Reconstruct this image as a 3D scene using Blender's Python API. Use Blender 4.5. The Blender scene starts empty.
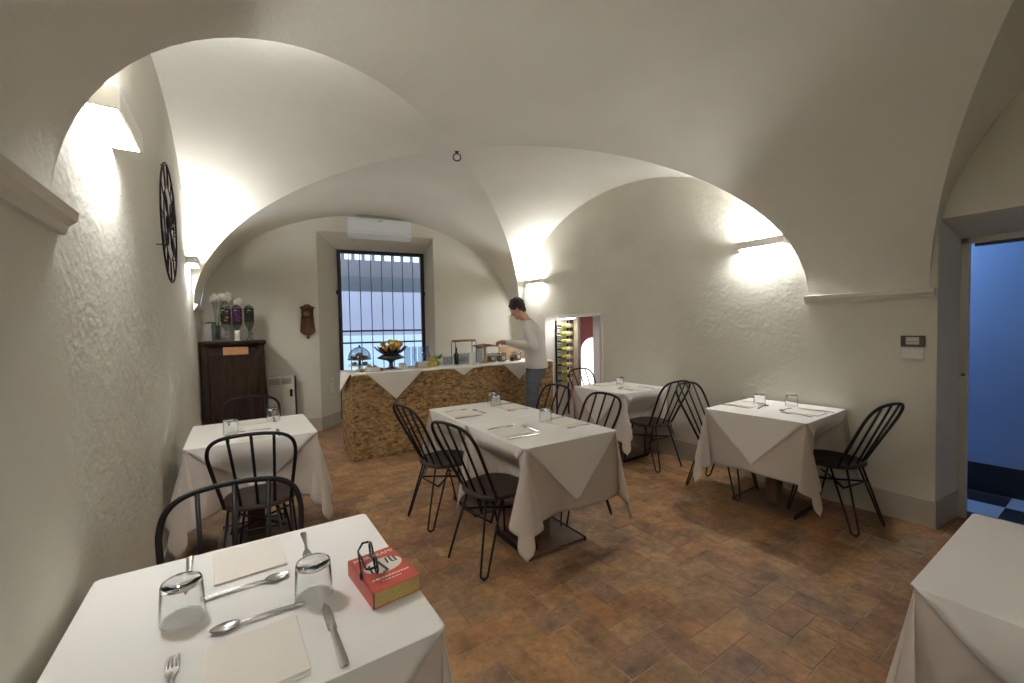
import bpy, bmesh, math, random
from mathutils import Vector, Matrix, Euler
random.seed(7)
PI = math.pi
SC = bpy.context.scene
COL = SC.collection

# ------------------------------------------------------------------ camera, world, exposure
CAM_H = 1.443
cam_d = bpy.data.cameras.new('camera')
cam_d.sensor_width = 36.0
cam_d.lens = 418.764 / 1024 * 36.0
cam_d.clip_start = 0.02
cam = bpy.data.objects.new('camera', cam_d)
COL.objects.link(cam)
cam.location = (0, 0, CAM_H)
yaw, pitch, roll = math.radians(-33.4), math.radians(1.821), math.radians(-1.005)
cam.rotation_euler = (Matrix.Rotation(yaw, 3, 'Z') @ Matrix.Rotation(PI / 2 - pitch, 3, 'X') @ Matrix.Rotation(roll, 3, 'Z')).to_euler()
SC.camera = cam

world = bpy.data.worlds.new('sky')
SC.world = world
world.use_nodes = True
bg = world.node_tree.nodes['Background']
bg.inputs['Color'].default_value = (0.54, 0.71, 0.95, 1)
bg.inputs['Strength'].default_value = 0.92

SC.view_settings.view_transform = 'Standard'
SC.view_settings.look = 'None'
SC.view_settings.gamma = 1.0
SC.view_settings.use_curve_mapping = False
SC.view_settings.exposure = 1.80
SC.cycles.max_bounces = 12
SC.cycles.diffuse_bounces = 8
SC.cycles.transparent_max_bounces = 12
SC.cycles.caustics_reflective = False
SC.cycles.caustics_refractive = True
SC.cycles.sample_clamp_indirect = 6.0

SCONCE_UP, SCONCE_DOWN = 82.0, 44.0      # emission of the sconce diffusers
SCONCE_COL = (1.0, 0.988, 0.985)

# ------------------------------------------------------------------ materials
def nmat(name):
    m = bpy.data.materials.new(name)
    m.use_nodes = True
    nt = m.node_tree
    return m, nt, nt.nodes['Principled BSDF']

def N(nt, t, **kw):
    n = nt.nodes.new(t)
    for k, v in kw.items():
        if k in n.inputs: n.inputs[k].default_value = v
        else: setattr(n, k, v)
    return n

def plain(name, col, rough=0.5, metal=0.0, spec=0.5, noise=0.0, scale=30, bump=0.0, **kw):
    m, nt, b = nmat(name)
    b.inputs['Base Color'].default_value = (*col, 1)
    b.inputs['Roughness'].default_value = rough
    b.inputs['Metallic'].default_value = metal
    b.inputs['Specular IOR Level'].default_value = spec
    for k, v in kw.items(): b.inputs[k].default_value = v
    if noise or bump:
        tc = N(nt, 'ShaderNodeTexCoord')
        nz = N(nt, 'ShaderNodeTexNoise', Scale=scale, Detail=5.0)
        nt.links.new(tc.outputs['Object'], nz.inputs['Vector'])
        if noise:
            r = N(nt, 'ShaderNodeValToRGB')
            r.color_ramp.elements[0].position = 0.3; r.color_ramp.elements[1].position = 0.7
            r.color_ramp.elements[0].color = (*[max(0, c * (1 - noise)) for c in col], 1)
            r.color_ramp.elements[1].color = (*[min(1, c * (1 + noise)) for c in col], 1)
            nt.links.new(nz.outputs['Fac'], r.inputs['Fac'])
            nt.links.new(r.outputs['Color'], b.inputs['Base Color'])
        if bump:
            bp = N(nt, 'ShaderNodeBump', Strength=bump, Distance=0.01)
            nt.links.new(nz.outputs['Fac'], bp.inputs['Height'])
            nt.links.new(bp.outputs['Normal'], b.inputs['Normal'])
    return m

def plaster(name, col, strength=0.35, dist=0.012, scale=5.0, fine=0.35, piers=False):
    m, nt, b = nmat(name)
    b.inputs['Roughness'].default_value = 0.85
    b.inputs['Specular IOR Level'].default_value = 0.25
    tc = N(nt, 'ShaderNodeTexCoord')
    n1 = N(nt, 'ShaderNodeTexNoise', Scale=scale, Detail=6.0, Roughness=0.6, Distortion=0.6)
    n2 = N(nt, 'ShaderNodeTexNoise', Scale=scale * 7, Detail=4.0, Roughness=0.6)
    n3 = N(nt, 'ShaderNodeTexNoise', Scale=1.3, Detail=3.0)
    for n in (n1, n2, n3): nt.links.new(tc.outputs['Object'], n.inputs['Vector'])
    ma = N(nt, 'ShaderNodeMath', operation='MULTIPLY_ADD')
    ma.inputs[1].default_value = fine
    nt.links.new(n2.outputs['Fac'], ma.inputs[0]); nt.links.new(n1.outputs['Fac'], ma.inputs[2])
    bp = N(nt, 'ShaderNodeBump', Strength=strength, Distance=dist)
    if piers:      # the piers between the arches are trowelled smooth
        sx = N(nt, 'ShaderNodeSeparateXYZ'); mr = N(nt, 'ShaderNodeMapRange')
        mr.inputs['From Min'].default_value = 1.52; mr.inputs['From Max'].default_value = 1.64
        mr.inputs['To Min'].default_value = strength * .3; mr.inputs['To Max'].default_value = strength
        nt.links.new(tc.outputs['Object'], sx.inputs[0]); nt.links.new(sx.outputs['Y'], mr.inputs['Value']); nt.links.new(mr.outputs[0], bp.inputs['Strength'])
    nt.links.new(ma.outputs[0], bp.inputs['Height'])
    nt.links.new(bp.outputs['Normal'], b.inputs['Normal'])
    r = N(nt, 'ShaderNodeValToRGB')
    r.color_ramp.elements[0].position = 0.3; r.color_ramp.elements[1].position = 0.7
    r.color_ramp.elements[0].color = (*[c * 0.95 for c in col], 1)
    r.color_ramp.elements[1].color = (*[min(1, c * 1.04) for c in col], 1)
    nt.links.new(n3.outputs['Fac'], r.inputs['Fac'])
    nt.links.new(r.outputs['Color'], b.inputs['Base Color'])
    return m

WALLC = (0.672, 0.653, 0.575)
M = {}
M['wall'] = plaster('wall plaster', WALLC, 0.30, 0.03, 4.0, 0.35, True)
M['wall_smooth'] = plaster('smooth wall plaster', WALLC, 0.15, 0.012, 3.0)
M['vault'] = plaster('vault plaster', (0.732, 0.716, 0.643), 0.22, 0.015, 3.5, 0.5)
M['trim'] = plaster('cornice plaster', (0.72, 0.69, 0.61), 0.1, 0.01, 6)
M['dado'] = plaster('grey dado paint', (0.455, 0.425, 0.36), 0.25, 0.01, 6)
M['blue'] = plaster('blue corridor wall', (0.25, 0.39, 0.62), 0.1, 0.01, 4)  # one even blue over the corridor wall
M['black_skirt'] = plain('dark skirting', (0.012, 0.014, 0.022), 0.4)
M['lilac'] = plaster('outside lilac wall', (0.50, 0.46, 0.50), 0.1, 0.01, 4)
M['plinth'] = plain('painted street brightness', (0.78, 0.86, 0.90), 0.7)  # pale cyan colour standing in for brighter light low in the street
M['black_metal'] = plain('black painted metal', (0.010, 0.010, 0.010), 0.5, 0.0, 0.22)
M['seat'] = plain('dark seat', (0.040, 0.027, 0.020), 0.5, spec=0.25, noise=0.3, scale=14)
M['iron'] = plain('wrought iron', (0.010, 0.010, 0.011), 0.5, 0.4)
M['frame_dark'] = plain('dark window frame', (0.012, 0.013, 0.016), 0.45)
M['steel'] = plain('cutlery steel', (0.46, 0.445, 0.42), 0.24, 1.0)
M['white_plastic'] = plain('white plastic', (0.82, 0.86, 0.90), 0.35)
M['grey_plastic'] = plain('grey plastic', (0.10, 0.095, 0.075), 0.4)
M['offwhite'] = plain('off white enamel', (0.62, 0.60, 0.54), 0.4)
M['ceramic'] = plain('white ceramic', (0.80, 0.79, 0.75), 0.2)
M['sconce'] = plain('plaster sconce', (0.82, 0.79, 0.72), 0.7)
M['brown_base'] = plain('brown pedestal', (0.125, 0.070, 0.040), 0.5, noise=0.25, scale=8)
M['table_wood'] = plain('table top wood', (0.16, 0.09, 0.05), 0.5)
M['paper'] = plain('napkin paper', (0.82, 0.765, 0.69), 0.85, noise=0.02, scale=200, bump=0.05)
M['red'] = plain('red cover', (0.50, 0.075, 0.048), 0.4)
M['pages'] = plain('page block', (0.50, 0.38, 0.14), 0.8, noise=0.12, scale=150)
M['print_white'] = plain('white print', (0.80, 0.76, 0.66), 0.4)
M['print_black'] = plain('black print', (0.012, 0.012, 0.012), 0.4)
M['glasses_frame'] = plain('spectacle acetate', (0.010, 0.010, 0.014), 0.12)
M['skin'] = plain('skin', (0.52, 0.29, 0.20), 0.5)
M['hair'] = plain('dark hair', (0.018, 0.012, 0.009), 0.55, noise=0.4, scale=60, bump=0.4)
M['shirt'] = plain('pale grey shirt', (0.76, 0.73, 0.72), 0.85, noise=0.05, scale=9, bump=0.35)
M['jeans'] = plain('blue grey jeans', (0.095, 0.115, 0.145), 0.85, noise=0.22, scale=12, bump=0.2)
M['shoe'] = plain('dark shoe', (0.02, 0.017, 0.015), 0.5)
M['orange'] = plain('orange peel', (0.64, 0.31, 0.04), 0.45, bump=0.1, scale=150)
M['lemon'] = plain('lemon peel', (0.62, 0.46, 0.06), 0.45, bump=0.1, scale=120)
M['lime'] = plain('green peel', (0.25, 0.33, 0.06), 0.45)
M['pastry'] = plain('baked pastry', (0.36, 0.17, 0.06), 0.7, noise=0.35, scale=25, bump=0.4)
M['bread'] = plain('golden cereal', (0.46, 0.26, 0.07), 0.75, noise=0.35, scale=60, bump=0.5)
M['ham'] = plain('cured ham', (0.42, 0.11, 0.07), 0.5, noise=0.3, scale=40)
M['pewter'] = plain('dark pewter', (0.09, 0.09, 0.10), 0.3, 0.8)
M['leaf'] = plain('green leaf', (0.07, 0.16, 0.05), 0.5)
M['petal'] = plain('white petal', (0.82, 0.80, 0.76), 0.6)
M['copper'] = plain('copper plaque', (0.40, 0.21, 0.10), 0.4, 0.2, noise=0.15, scale=20)
M['carved'] = plain('carved walnut', (0.085, 0.036, 0.014), 0.6, spec=0.2, noise=0.55, scale=40, bump=0.5)
M['dial'] = plain('brass dial', (0.20, 0.12, 0.05), 0.5, 0.2)
M['pink'] = plaster('pink brick paint', (0.55, 0.20, 0.19), 0.3, 0.01, 8)
M['niche_white'] = plain('white niche paint', (0.80, 0.80, 0.78), 0.7)
M['wine_glass'] = plain('yellow green bottle glass', (0.42, 0.44, 0.05), 0.12, 0.0, 0.6)
M['wine_pale'] = plain('pale bottle label', (0.74, 0.72, 0.62), 0.5)
M['capsule'] = plain('black capsule', (0.015, 0.013, 0.013), 0.35)
M['awning'] = plain('grey awning fabric', (0.185, 0.19, 0.195), 0.8)
M['awning_pale'] = plain('pinkish grey awning cloth', (0.27, 0.235, 0.235), 0.8)
M['paving'] = plain('pale paving', (0.75, 0.80, 0.82), 0.8)
M['dark_glass'] = plain('dark bottle glass', (0.010, 0.016, 0.010), 0.08)
M['wicker'] = plain('brown wicker', (0.24, 0.13, 0.06), 0.7, noise=0.4, scale=80, bump=0.5)
M['cereal_tan'] = plain('tan board', (0.56, 0.42, 0.27), 0.6)

def wood_dark():
    m, nt, b = nmat('dark stained wood')
    b.inputs['Roughness'].default_value = 0.55; b.inputs['Specular IOR Level'].default_value = 0.2
    tc = N(nt, 'ShaderNodeTexCoord'); mp = N(nt, 'ShaderNodeMapping')
    mp.inputs['Scale'].default_value = (14, 14, 1.6)
    nz = N(nt, 'ShaderNodeTexNoise', Scale=2.2, Detail=6.0, Distortion=1.2)
    r = N(nt, 'ShaderNodeValToRGB')
    r.color_ramp.elements[0].position = 0.3; r.color_ramp.elements[1].position = 0.75
    r.color_ramp.elements[0].color = (0.012, 0.006, 0.004, 1); r.color_ramp.elements[1].color = (0.040, 0.021, 0.011, 1)
    nt.links.new(tc.outputs['Object'], mp.inputs['Vector']); nt.links.new(mp.outputs[0], nz.inputs['Vector'])
    nt.links.new(nz.outputs['Fac'], r.inputs['Fac']); nt.links.new(r.outputs[0], b.inputs['Base Color'])
    return m
M['wood_dark'] = wood_dark()

def osb():
    m, nt, b = nmat('oriented strand board')
    b.inputs['Roughness'].default_value = 0.7
    tc = N(nt, 'ShaderNodeTexCoord'); mp = N(nt, 'ShaderNodeMapping')
    mp.inputs['Scale'].default_value = (15, 15, 30)
    vo = N(nt, 'ShaderNodeTexVoronoi', Scale=1.6); vo.inputs['Randomness'].default_value = 1.0
    nz = N(nt, 'ShaderNodeTexNoise', Scale=1.1, Detail=6.0, Roughness=0.65, Distortion=0.8)
    nt.links.new(tc.outputs['Object'], mp.inputs['Vector'])
    nt.links.new(mp.outputs[0], vo.inputs['Vector']); nt.links.new(mp.outputs[0], nz.inputs['Vector'])
    sep = N(nt, 'ShaderNodeSeparateColor'); nt.links.new(vo.outputs['Color'], sep.inputs[0])
    mx = N(nt, 'ShaderNodeMath', operation='MULTIPLY_ADD'); mx.inputs[1].default_value = 0.45
    mm = N(nt, 'ShaderNodeMath', operation='MULTIPLY'); mm.inputs[1].default_value = 0.75
    nt.links.new(nz.outputs['Fac'], mm.inputs[0])
    nt.links.new(sep.outputs[0], mx.inputs[0]); nt.links.new(mm.outputs[0], mx.inputs[2])
    r = N(nt, 'ShaderNodeValToRGB'); cr = r.color_ramp
    cr.elements[0].position = 0.32; cr.elements[0].color = (0.055, 0.028, 0.010, 1)
    cr.elements[1].position = 0.80; cr.elements[1].color = (0.50, 0.345, 0.155, 1)
    e = cr.elements.new(0.46); e.color = (0.235, 0.138, 0.054, 1)
    e = cr.elements.new(0.62); e.color = (0.33, 0.20, 0.075, 1)
    nt.links.new(mx.outputs[0], r.inputs['Fac']); nt.links.new(r.outputs[0], b.inputs['Base Color'])
    bp = N(nt, 'ShaderNodeBump', Strength=0.5, Distance=0.01)
    nt.links.new(mx.outputs[0], bp.inputs['Height']); nt.links.new(bp.outputs[0], b.inputs['Normal'])
    return m
M['osb'] = osb()

def cloth_mat(name, col):
    m, nt, b = nmat(name)
    b.inputs['Base Color'].default_value = (*col, 1)
    b.inputs['Roughness'].default_value = 0.9
    b.inputs['Specular IOR Level'].default_value = 0.15
    tc = N(nt, 'ShaderNodeTexCoord')
    nz = N(nt, 'ShaderNodeTexNoise', Scale=7.0, Detail=3.0)
    nt.links.new(tc.outputs['Object'], nz.inputs['Vector'])
    bp = N(nt, 'ShaderNodeBump', Strength=0.12, Distance=0.02)
    nt.links.new(nz.outputs['Fac'], bp.inputs['Height']); nt.links.new(bp.outputs[0], b.inputs['Normal'])
    return m
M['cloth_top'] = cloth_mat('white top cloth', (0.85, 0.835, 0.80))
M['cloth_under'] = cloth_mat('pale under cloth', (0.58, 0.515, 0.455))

def tile_mat():
    m, nt, b = nmat('terracotta tiles')
    g = N(nt, 'ShaderNodeNewGeometry')
    tc = N(nt, 'ShaderNodeTexCoord')
    r = N(nt, 'ShaderNodeValToRGB'); cr = r.color_ramp
    cr.interpolation = 'CONSTANT'
    cols = [(0.305, 0.180, 0.090), (0.330, 0.188, 0.092), (0.278, 0.160, 0.083), (0.318, 0.205, 0.110), (0.258, 0.152, 0.088),
            (0.345, 0.205, 0.098), (0.290, 0.184, 0.102), (0.310, 0.166, 0.080), (0.246, 0.158, 0.104), (0.335, 0.216, 0.116)]
    cr.elements[0].position = 0; cr.elements[0].color = (*cols[0], 1)
    cr.elements[1].position = 0.1; cr.elements[1].color = (*cols[1], 1)
    for i, c in enumerate(cols[2:]):
        e = cr.elements.new(0.2 + 0.1 * i); e.color = (*c, 1)
    nt.links.new(g.outputs['Random Per Island'], r.inputs['Fac'])
    n1 = N(nt, 'ShaderNodeTexNoise', Scale=22.0, Detail=7.0, Roughness=0.7)
    n2 = N(nt, 'ShaderNodeTexNoise', Scale=1.6, Detail=5.0, Roughness=0.6)
    n3 = N(nt, 'ShaderNodeTexNoise', Scale=5.0, Detail=6.0, Roughness=0.65)
    for n in (n1, n2, n3): nt.links.new(tc.outputs['Object'], n.inputs['Vector'])
    # large worn patches
    r2 = N(nt, 'ShaderNodeValToRGB')
    r2.color_ramp.elements[0].position = 0.34; r2.color_ramp.elements[0].color = (0.50, 0.47, 0.46, 1)
    r2.color_ramp.elements[1].position = 0.62; r2.color_ramp.elements[1].color = (1.32, 1.25, 1.12, 1)
    nt.links.new(n3.outputs['Fac'], r2.inputs['Fac'])
    mx = N(nt, 'ShaderNodeMix', data_type='RGBA', blend_type='MULTIPLY'); mx.inputs['Factor'].default_value = 0.8
    nt.links.new(r.outputs[0], mx.inputs[6]); nt.links.new(r2.outputs[0], mx.inputs[7])
    r3 = N(nt, 'ShaderNodeValToRGB')
    r3.color_ramp.elements[0].position = 0.30; r3.color_ramp.elements[0].color = (0.56, 0.53, 0.51, 1)
    r3.color_ramp.elements[1].position = 0.72; r3.color_ramp.elements[1].color = (1.48, 1.44, 1.38, 1)
    nt.links.new(n1.outputs['Fac'], r3.inputs['Fac'])
    m2 = N(nt, 'ShaderNodeMix', data_type='RGBA', blend_type='MULTIPLY'); m2.inputs['Factor'].default_value = 0.75
    nt.links.new(mx.outputs[2], m2.inputs[6]); nt.links.new(r3.outputs[0], m2.inputs[7])
    # purplish grey worn patches
    r4 = N(nt, 'ShaderNodeValToRGB')
    r4.color_ramp.elements[0].position = 0.56; r4.color_ramp.elements[0].color = (0, 0, 0, 1)
    r4.color_ramp.elements[1].position = 0.72; r4.color_ramp.elements[1].color = (0.55, 0.55, 0.55, 1)
    nt.links.new(n2.outputs['Fac'], r4.inputs['Fac'])
    m3 = N(nt, 'ShaderNodeMix', data_type='RGBA', blend_type='MIX')
    m3.inputs[7].default_value = (0.150, 0.100, 0.075, 1)
    nt.links.new(r4.outputs[0], m3.inputs['Factor']); nt.links.new(m2.outputs[2], m3.inputs[6])
    nt.links.new(m3.outputs[2], b.inputs['Base Color'])
    b.inputs['Roughness'].default_value = 0.55
    b.inputs['Specular IOR Level'].default_value = 0.35
    bp = N(nt, 'ShaderNodeBump', Strength=0.35, Distance=0.006)
    nt.links.new(n1.outputs['Fac'], bp.inputs['Height']); nt.links.new(bp.outputs[0], b.inputs['Normal'])
    return m
M['tile'] = tile_mat()
M['grout'] = plain('tile grout', (0.30, 0.215, 0.140), 0.9, noise=0.35, scale=9)

def checker():
    m, nt, b = nmat('blue checker tiles')
    tc = N(nt, 'ShaderNodeTexCoord')
    ch = N(nt, 'ShaderNodeTexChecker', Scale=1 / 0.31)
    ch.inputs['Color1'].default_value = (0.30, 0.42, 0.62, 1); ch.inputs['Color2'].default_value = (0.02, 0.025, 0.04, 1)
    mp = N(nt, 'ShaderNodeMapping'); mp.inputs['Location'].default_value = (0.07, 0.045, 0.1)
    nt.links.new(tc.outputs['Object'], mp.inputs['Vector']); nt.links.new(mp.outputs[0], ch.inputs['Vector'])
    nt.links.new(ch.outputs['Color'], b.inputs['Base Color'])
    b.inputs['Roughness'].default_value = 0.3
    return m
M['checker'] = checker()

def glass(name, col=(0.97, 0.98, 0.98), rough=0.0):
    m, nt, b = nmat(name)
    b.inputs['Base Color'].default_value = (*col, 1)
    b.inputs['Roughness'].default_value = rough
    b.inputs['Transmission Weight'].default_value = 1.0
    b.inputs['IOR'].default_value = 1.45
    return m


def pane():
    m, nt, b = nmat('window pane glass')
    out = nt.nodes['Material Output']
    tr = N(nt, 'ShaderNodeBsdfTransparent'); tr.inputs[0].default_value = (0.93, 0.95, 0.97, 1)
    gl = N(nt, 'ShaderNodeBsdfGlossy', Roughness=0.03)
    fr = N(nt, 'ShaderNodeFresnel', IOR=1.45)
    ms = N(nt, 'ShaderNodeMixShader')
    nt.links.new(fr.outputs[0], ms.inputs[0]); nt.links.new(tr.outputs[0], ms.inputs[1]); nt.links.new(gl.outputs[0], ms.inputs[2])
    nt.links.new(ms.outputs[0], out.inputs['Surface'])
    return m
M['pane'] = pane()
def thin_glass(name, tint):
    m, nt, b = nmat(name)
    out = nt.nodes['Material Output']
    tr = N(nt, 'ShaderNodeBsdfTransparent'); tr.inputs[0].default_value = (*tint, 1)
    gl = N(nt, 'ShaderNodeBsdfGlossy', Roughness=0.02)
    lw = N(nt, 'ShaderNodeLayerWeight', Blend=0.5)
    pw = N(nt, 'ShaderNodeMath', operation='POWER'); pw.inputs[1].default_value = 4.0
    ml = N(nt, 'ShaderNodeMath', operation='MULTIPLY_ADD'); ml.inputs[1].default_value = 0.65; ml.inputs[2].default_value = 0.05
    ms = N(nt, 'ShaderNodeMixShader')
    nt.links.new(lw.outputs['Facing'], pw.inputs[0]); nt.links.new(pw.outputs[0], ml.inputs[0])
    nt.links.new(ml.outputs[0], ms.inputs[0]); nt.links.new(tr.outputs[0], ms.inputs[1]); nt.links.new(gl.outputs[0], ms.inputs[2])
    nt.links.new(ms.outputs[0], out.inputs['Surface'])
    return m
M['glass'] = thin_glass('clear thin glass', (0.86, 0.89, 0.91))
M['tumbler'] = glass('tumbler glass')

def emit(name, col, s):
    m, nt, b = nmat(name)
    nt.nodes.remove(b)
    e = N(nt, 'ShaderNodeEmission', Strength=s); e.inputs[0].default_value = (*col, 1)
    nt.links.new(e.outputs[0], nt.nodes['Material Output'].inputs['Surface'])
    return m
M['lamp_up'] = emit('sconce upper diffuser light', SCONCE_COL, SCONCE_UP)
M['lamp_down'] = emit('sconce lower diffuser light', SCONCE_COL, SCONCE_DOWN)
M['corridor_fill'] = emit('added corridor fill light', (0.75, 0.88, 1.0), 16.0)  # emission of the lamp added to brighten the corridor
M['niche_lamp'] = emit('niche lamp light', (1.0, 0.95, 0.85), 26.0)
M['day_pane'] = emit('daylit door pane light', (0.95, 0.97, 1.0), 0.8)

# ------------------------------------------------------------------ mesh helpers
def link(name, me, mat=None, parent=None):
    o = bpy.data.objects.new(name, me)
    COL.objects.link(o)
    if mat is not None:
        for mm in (mat if isinstance(mat, (list, tuple)) else [mat]): me.materials.append(mm)
    if parent is not None: o.parent = parent
    return o

def obj(name, bm, mat=None, parent=None, smooth=False, angle=None):
    me = bpy.data.meshes.new(name)
    bmesh.ops.recalc_face_normals(bm, faces=bm.faces[:])
    bm.to_mesh(me); bm.free()
    if smooth or angle:
        for p in me.polygons: p.use_smooth = True
        if angle: me.set_sharp_from_angle(angle=math.radians(angle))
    return link(name, me, mat, parent)

def B(): return bmesh.new()

def xf(vs, mat):
    for v in vs: v.co = mat @ v.co

def box(bm, c, s, rot=None, bevel=0.0, seg=2):
    r = bmesh.ops.create_cube(bm, size=1.0)
    vs = r['verts']
    xf(vs, Matrix.Diagonal((*s, 1)))
    if bevel:
        es = list({e for v in vs for e in v.link_edges})
        rr = bmesh.ops.bevel(bm, geom=es, offset=bevel, segments=seg, affect='EDGES', profile=0.5)
        vs = list({v for v in rr['verts']} | {v for v in vs if v.is_valid})
    m = Matrix.Translation(c)
    if rot: m = m @ Euler(rot).to_matrix().to_4x4()
    xf(vs, m)
    return vs

def lathe(bm, prof, seg=24, mat=None, cap=True):
    rings = []
    new = []
    for r, z in prof:
        if r < 1e-5:
            v = bm.verts.new((0, 0, z)); rings.append([v]); new.append(v)
        else:
            ring = [bm.verts.new((r * math.cos(2 * PI * i / seg), r * math.sin(2 * PI * i / seg), z)) for i in range(seg)]
            rings.append(ring); new += ring
    for a, b in zip(rings, rings[1:]):
        if len(a) == 1 and len(b) == 1: continue
        for i in range(seg):
            j = (i + 1) % seg
            if len(a) == 1: bm.faces.new((a[0], b[i], b[j]))
            elif len(b) == 1: bm.faces.new((a[i], a[j], b[0]))
            else: bm.faces.new((a[i], a[j], b[j], b[i]))
    if cap:
        if len(rings[0]) > 1: bm.faces.new(rings[0][::-1])
        if len(rings[-1]) > 1: bm.faces.new(rings[-1])
    if mat is not None: xf(new, mat)
    return new

def tube(bm, pts, r, seg=8, closed=False, cap=True):
    pts = [Vector(p) for p in pts]
    n = len(pts)
    rad = r if isinstance(r, (list, tuple)) else [r] * n
    rings = []
    up = None
    for i, p in enumerate(pts):
        a = pts[(i - 1) % n] if (closed or i > 0) else p
        b = pts[(i + 1) % n] if (closed or i < n - 1) else p
        t = (b - a)
        if t.length < 1e-9: t = Vector((0, 0, 1))
        t.normalize()
        if up is None:
            up = t.orthogonal().normalized()
        up = (up - t * up.dot(t))
        if up.length < 1e-6: up = t.orthogonal()
        up.normalize()
        s = t.cross(up)
        rings.append([bm.verts.new(p + (up * math.cos(2 * PI * k / seg) + s * math.sin(2 * PI * k / seg)) * rad[i]) for k in range(seg)])
    m = n if closed else n - 1
    for i in range(m):
        a, b = rings[i], rings[(i + 1) % n]
        off = 0
        if closed and i == n - 1:
            off = min(range(seg), key=lambda o: sum((a[k].co - b[(k + o) % seg].co).length for k in range(seg)))
        for k in range(seg):
            bm.faces.new((a[k], a[(k + 1) % seg], b[(k + 1 + off) % seg], b[(k + off) % seg]))
    if cap and not closed:
        bm.faces.new(rings[0][::-1]); bm.faces.new(rings[-1])

def ball(bm, c, r, s=(1, 1, 1), u=14, v=9):
    vs = bmesh.ops.create_uvsphere(bm, u_segments=u, v_segments=v, radius=r)['verts']
    xf(vs, Matrix.Translation(c) @ Matrix.Diagonal((*s, 1)))
    return vs

def prism(bm, poly, z0, z1, mat=None):
    lo = [bm.verts.new((x, y, z0)) for x, y in poly]; hi = [bm.verts.new((x, y, z1)) for x, y in poly]
    n = len(poly)
    bm.faces.new(lo[::-1]); bm.faces.new(hi)
    for i in range(n): bm.faces.new((lo[i], lo[(i + 1) % n], hi[(i + 1) % n], hi[i]))
    if mat is not None: xf(lo + hi, mat)
    return lo + hi

def tag(o, label, cat, group=None):
    o['label'] = label; o['category'] = cat
    if group: o['group'] = group
    return o

def thing(name, label, cat, loc=(0, 0, 0), rz=0.0, group=None):
    o = bpy.data.objects.new(name, None)
    o.empty_display_size = 0.1
    COL.objects.link(o)
    o.location = loc; o.rotation_euler = (0, 0, rz)
    return tag(o, label, cat, group)

def structure(o):
    o['kind'] = 'structure'
    return o

def kids(o): return [c for c in list(bpy.data.objects) if c.parent == o]

def dup(root, loc, rz, label, group=None):
    r = root.copy(); COL.objects.link(r)
    r.location = loc; r.rotation_euler = (0, 0, rz); r['label'] = label
    if group: r['group'] = group
    for ch in root.children:
        c = ch.copy(); COL.objects.link(c); c.parent = r
        for g in ch.children:
            d = g.copy(); COL.objects.link(d); d.parent = c
    return r

# ------------------------------------------------------------------ room shell
XL, XR = -0.38, 4.0
XC, AX = (XL + XR) / 2, (XR - XL) / 2
SPR, RISE = 1.65, 1.52
YC, BN, BNL, BF = 3.68, 2.12, 2.165, 2.12         # main bay: centre, half lengths (near right, near left, far)
YC2, B2 = -0.23, 1.06                            # bay over the camera
YEND = -1.6
TH = math.radians(10)
def back_y(x): return 6.6 - math.tan(TH) * (x - 1.0)
def spr(x): return SPR + 0.07 * min(1.0, max(0.0, (XC - x) / AX))
def hz(m, x=2.0):
    s = spr(x)
    return s + (SPR + RISE - s) * math.sqrt(max(0.0, 1 - m * m))

def top_side(y, left=False):
    if y >= YC: v = (y - YC) / BF
    elif y > YC - (BNL if left else BN): v = (YC - y) / (BNL if left else BN)
    elif abs(y - YC2) < B2: v = abs(y - YC2) / B2
    else: v = 1
    return hz(min(1, v), XL if left else XR) + 0.04

def wall(name, p0, p1, top, openings, mat, ds=0.07):
    """upright wall from p0 to p1; openings are (s0, s1, z0, z1)"""
    p0, p1 = Vector((*p0, 0)), Vector((*p1, 0))
    L = (p1 - p0).length; d = (p1 - p0) / L
    S = {0.0, L}
    for o in openings: S |= {o[0], o[1]}
    k = int(L / ds)
    for i in range(1, k): S.add(L * i / k)
    S = sorted(S)
    S = [s for i, s in enumerate(S) if i == 0 or s - S[i - 1] > 1e-4]
    bm = B()
    for a, b in zip(S, S[1:]):
        mid = (a + b) / 2
        segs = [(0.0, None)]
        for o in openings:
            if o[0] < mid < o[1]:
                segs = ([(0.0, o[2])] if o[2] > 0 else []) + [(o[3], None)]
        pa, pb = p0 + d * a, p0 + d * b
        for z0, z1 in segs:
            za = top(pa) if z1 is None else z1; zb = top(pb) if z1 is None else z1
            vs = [bm.verts.new((pa.x, pa.y, z0)), bm.verts.new((pb.x, pb.y, z0)), bm.verts.new((pb.x, pb.y, zb)), bm.verts.new((pa.x, pa.y, za))]
            bm.faces.new(vs)
    bmesh.ops.remove_doubles(bm, verts=bm.verts[:], dist=1e-4)
    return structure(obj(name, bm, mat))

def quad(bm, pts): return bm.faces.new([bm.verts.new(p) for p in pts])

DOOR = (-0.20, 0.787, 2.13)        # y0, y1, top
NICHE = (3.935, 5.13, 1.60)
WIN0, WIN1, WINT = 1.01, 2.68, 2.90

# right wall, with the door and the wine niche cut in
yb_r = back_y(XR)
wall('wall_right', (XR, YEND), (XR, yb_r), lambda p: top_side(p.y),
     [(DOOR[0] - YEND, DOOR[1] - YEND, 0, DOOR[2]), (NICHE[0] - YEND, NICHE[1] - YEND, 0, NICHE[2])], M['wall'])
yb_l = back_y(XL)
wall('wall_left', (XL, YEND), (XL, yb_l), lambda p: top_side(p.y, True), [], M['wall'])
Lb = math.hypot(XR - XL, yb_r - yb_l)
cs = math.cos(TH)
wall('wall_back', (XL, yb_l), (XR, yb_r), lambda p: hz(min(1, abs(p.x - XC) / AX), p.x) + 0.04,
     [((WIN0 - XL) / cs, (WIN1 - XL) / cs, 0, WINT)], M['wall_smooth'])
wall('wall_front', (XL, YEND), (XR, YEND), lambda p: hz(min(1, abs(p.x - XC) / AX), p.x) + 0.04, [], M['wall_smooth'])

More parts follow.
